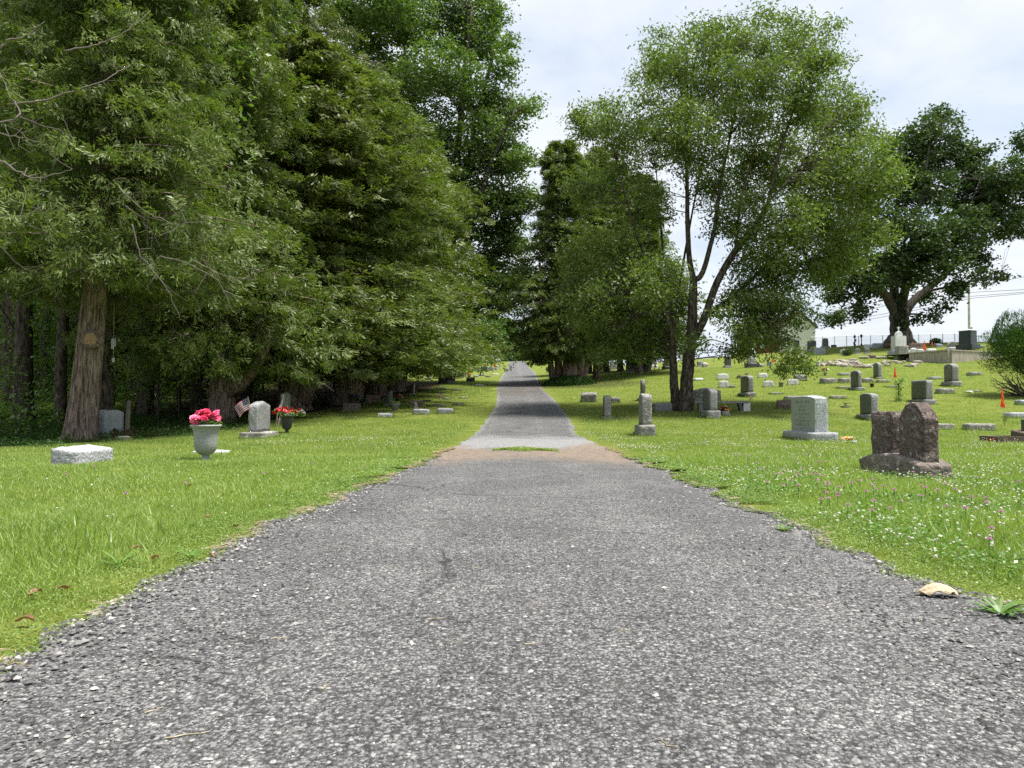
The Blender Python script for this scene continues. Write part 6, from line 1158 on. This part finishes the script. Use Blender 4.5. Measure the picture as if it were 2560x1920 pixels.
wx = (hx1 - hx0) / 2; hz = zr - g0; m = MB(); m.box((0, 0, hz / 2), (2 * wx, 6, hz)); m.add([(-wx, -3, hz), (wx, -3, hz), (0, -3, hz + 1.7), (-wx, 3, hz), (wx, 3, hz), (0, 3, hz + 1.7)], f3=[(0, 1, 2), (4, 3, 5)]); m.obj("wall", MAT["clap"], hs)
m = MB(); sl = math.atan2(1.7, wx); ln = math.hypot(1.7, wx) + .35
for sg in (-1, 1): m.box((sg * (wx / 2 + .1), 0, hz + .85 + .02 - .08), (ln, 6.7, .14), tilt=sg * sl)
m.obj("roof", MAT["shingle"], hs)
lx0 = (1876 - CU) * d / F - hs.location.x; lx1 = -wx - .002; h2 = zat(842, d) - g0; m = MB(); m.box(((lx0 + lx1) / 2, .3, h2 / 2), (lx1 - lx0, 4, h2)); m.obj("side_wing", MAT["brick"], hs); h3 = zat(806, d) - g0
m = MB(); m.add([(lx0 - .3, -2.1, h2 - .05), (lx1, -2.1, h2 - .05), (lx1, .3, h3), (lx0 - .3, .3, h3), (lx0 - .3, 2.7, h2 - .05), (lx1, 2.7, h2 - .05), (lx0 - .3, -2.1, h2 - .2), (lx1, -2.1, h2 - .2)], [(0, 1, 2, 3), (3, 2, 5, 4), (6, 7, 1, 0)]); m.obj("wing_roof", MAT["shingle"], hs)
dx = (1916 - CU) * d / F - hs.location.x; m = MB(); m.box((dx, -1.72, (zat(868, d) + zat(843, d)) / 2 - g0), (.5, .06, 1.2)); m.obj("door", MAT["white"], hs); m = MB(); m.box((dx - .9, -1.74, (zat(868, d) + zat(830, d)) / 2 - g0), (.14, .14, 1.9)); m.obj("porch_post", MAT["white"], hs)
# wire fence along the crest
MAT["fencewire"] = plain("galvanised_fence_wire", (.36, .38, .4), .5, .4, .1, 20, .3); pts = []
for u in np.linspace(2028, 2510, 17): dd = 79 - 3 * (u - 2028) / 480; x = (u - CU) * dd / F; pts.append((x, dd, G(x, dd)))
fo = Vector(pts[0]); wf = empty("wire_fence", fo, 0, "thin wire fence with posts running along the hilltop", "fence"); top = [zat(np.interp(u, [2028, 2160, 2300, 2390, 2510], [843, 839, 836, 834, 842]), p[1]) for u, p in zip(np.linspace(2028, 2510, 17), pts)]
for (x, y, z), zt in zip(pts, top): m = MB(); m.tube([(x - fo.x, y - fo.y, z - fo.z - .2), (x - fo.x, y - fo.y, zt - fo.z + .06)], .032, 6); m.obj("post", MAT["fencewire"], wf)
m = MB(); m.tube([(p[0] - fo.x, p[1] - fo.y - .03, zt - fo.z) for p, zt in zip(pts, top)], .022, 5); m.obj("top_rail", MAT["fencewire"], wf); m = MB()
for k in range(420):
    t = k / 420 * 15.99; i = int(t); f = t - i; A_ = np.array(pts[i]) * (1 - f) + np.array(pts[i + 1]) * f; zt = top[i] * (1 - f) + top[i + 1] * f; o = np.array(fo); m.tube([A_ - o, np.array([A_[0], A_[1], zt]) - o], .0045, 3, cap=False)
for fz in (.25, .5, .75): m.tube([(p[0] - fo.x, p[1] - fo.y, p[2] + (zt - p[2]) * fz - fo.z) for p, zt in zip(pts, top)], .0055, 3, cap=False)
m.obj("wire_mesh", MAT["fencewire"], wf)
# lantern posts
for u, v0, v1, lab in ((2137, 863, 836, "left of two black lantern posts on the skyline"), (2153.6, 863, 834, "right of two black lantern posts on the skyline")):
    p = P3(u, v0, 73.); h = zat(v1, 73.) - p.z; lp = empty("lantern_post", p, 0, lab, "lamp post"); m = MB(); m.lathe(np.array([(0, -.3), (.09, -.3), (.09, .1), (.045, .14), (.045, .66), (0, .66)]) * np.array([1, h]), 10); m.obj("post", MAT["iron"], lp); m = MB(); m.lathe([(0, h * .66), (.07, h * .66), (.12, h * .7), (.11, h * .84), (0, h * .84)], 6); m.obj("lantern", MAT["glass_dark"], lp); m = MB(); m.lathe([(.15, h * .84), (.05, h * .92), (.015, h * .95), (.01, h), (0, h)], 8); m.obj("cap", MAT["iron"], lp)
# pole and wires
dp = 92.; px_ = (2426 - CU) * dp / F; pb = G(px_, dp); pl = empty("utility_pole", (px_, dp, pb), 0, "pale wooden utility pole behind the big dark monument", "utility pole"); zt = zat(700, dp) - pb; MAT["pole"] = plain("bleached_pole", (.5, .48, .42), .8, .1, .15, 4); m = MB(); m.tube([(0, 0, -.5), (0, 0, zt * .5), (.05, 0, zt)], [.17, .15, .12], 10); m.obj("pole_shaft", MAT["pole"], pl); m = MB(); m.box((0, -.2, zt - .6), (1.6, .12, .12)); m.obj("crossarm", MAT["wood"], pl)
m = MB(); m.tube([(.22, 0, zat(826, dp) - pb), (.22, 0, zat(818, dp) - pb)], .16, 8); m.obj("meter_box", MAT["fencewire"], pl)
MAT["cable"] = plain("dark_cable", (.1, .105, .11), .6)
for k, (vr, vp, vm, vl, lab) in enumerate(((692, 716, 745, 790, "highest of the four overhead cables at the right"), (724, 731, 760, 806, "second of the four overhead cables from the top"), (730.5, 741, 781, 815, "third of the four overhead cables from the top"), (734, 746, 788, 822, "lowest of the four overhead cables at the right"))):
    K = [P3(2700, vr - 8, 95), P3(2560, vr, 93.5), P3(2426, vp, dp), P3(2230, vm, 104), P3(2043, vl, 118), P3(1960, vl + 12, 126)]; o = K[2]; m = MB(); m.tube([tuple(q - o) for q in K], .03, 5); tag(m.obj("power_line", MAT["cable"], loc=o), lab, "power line")
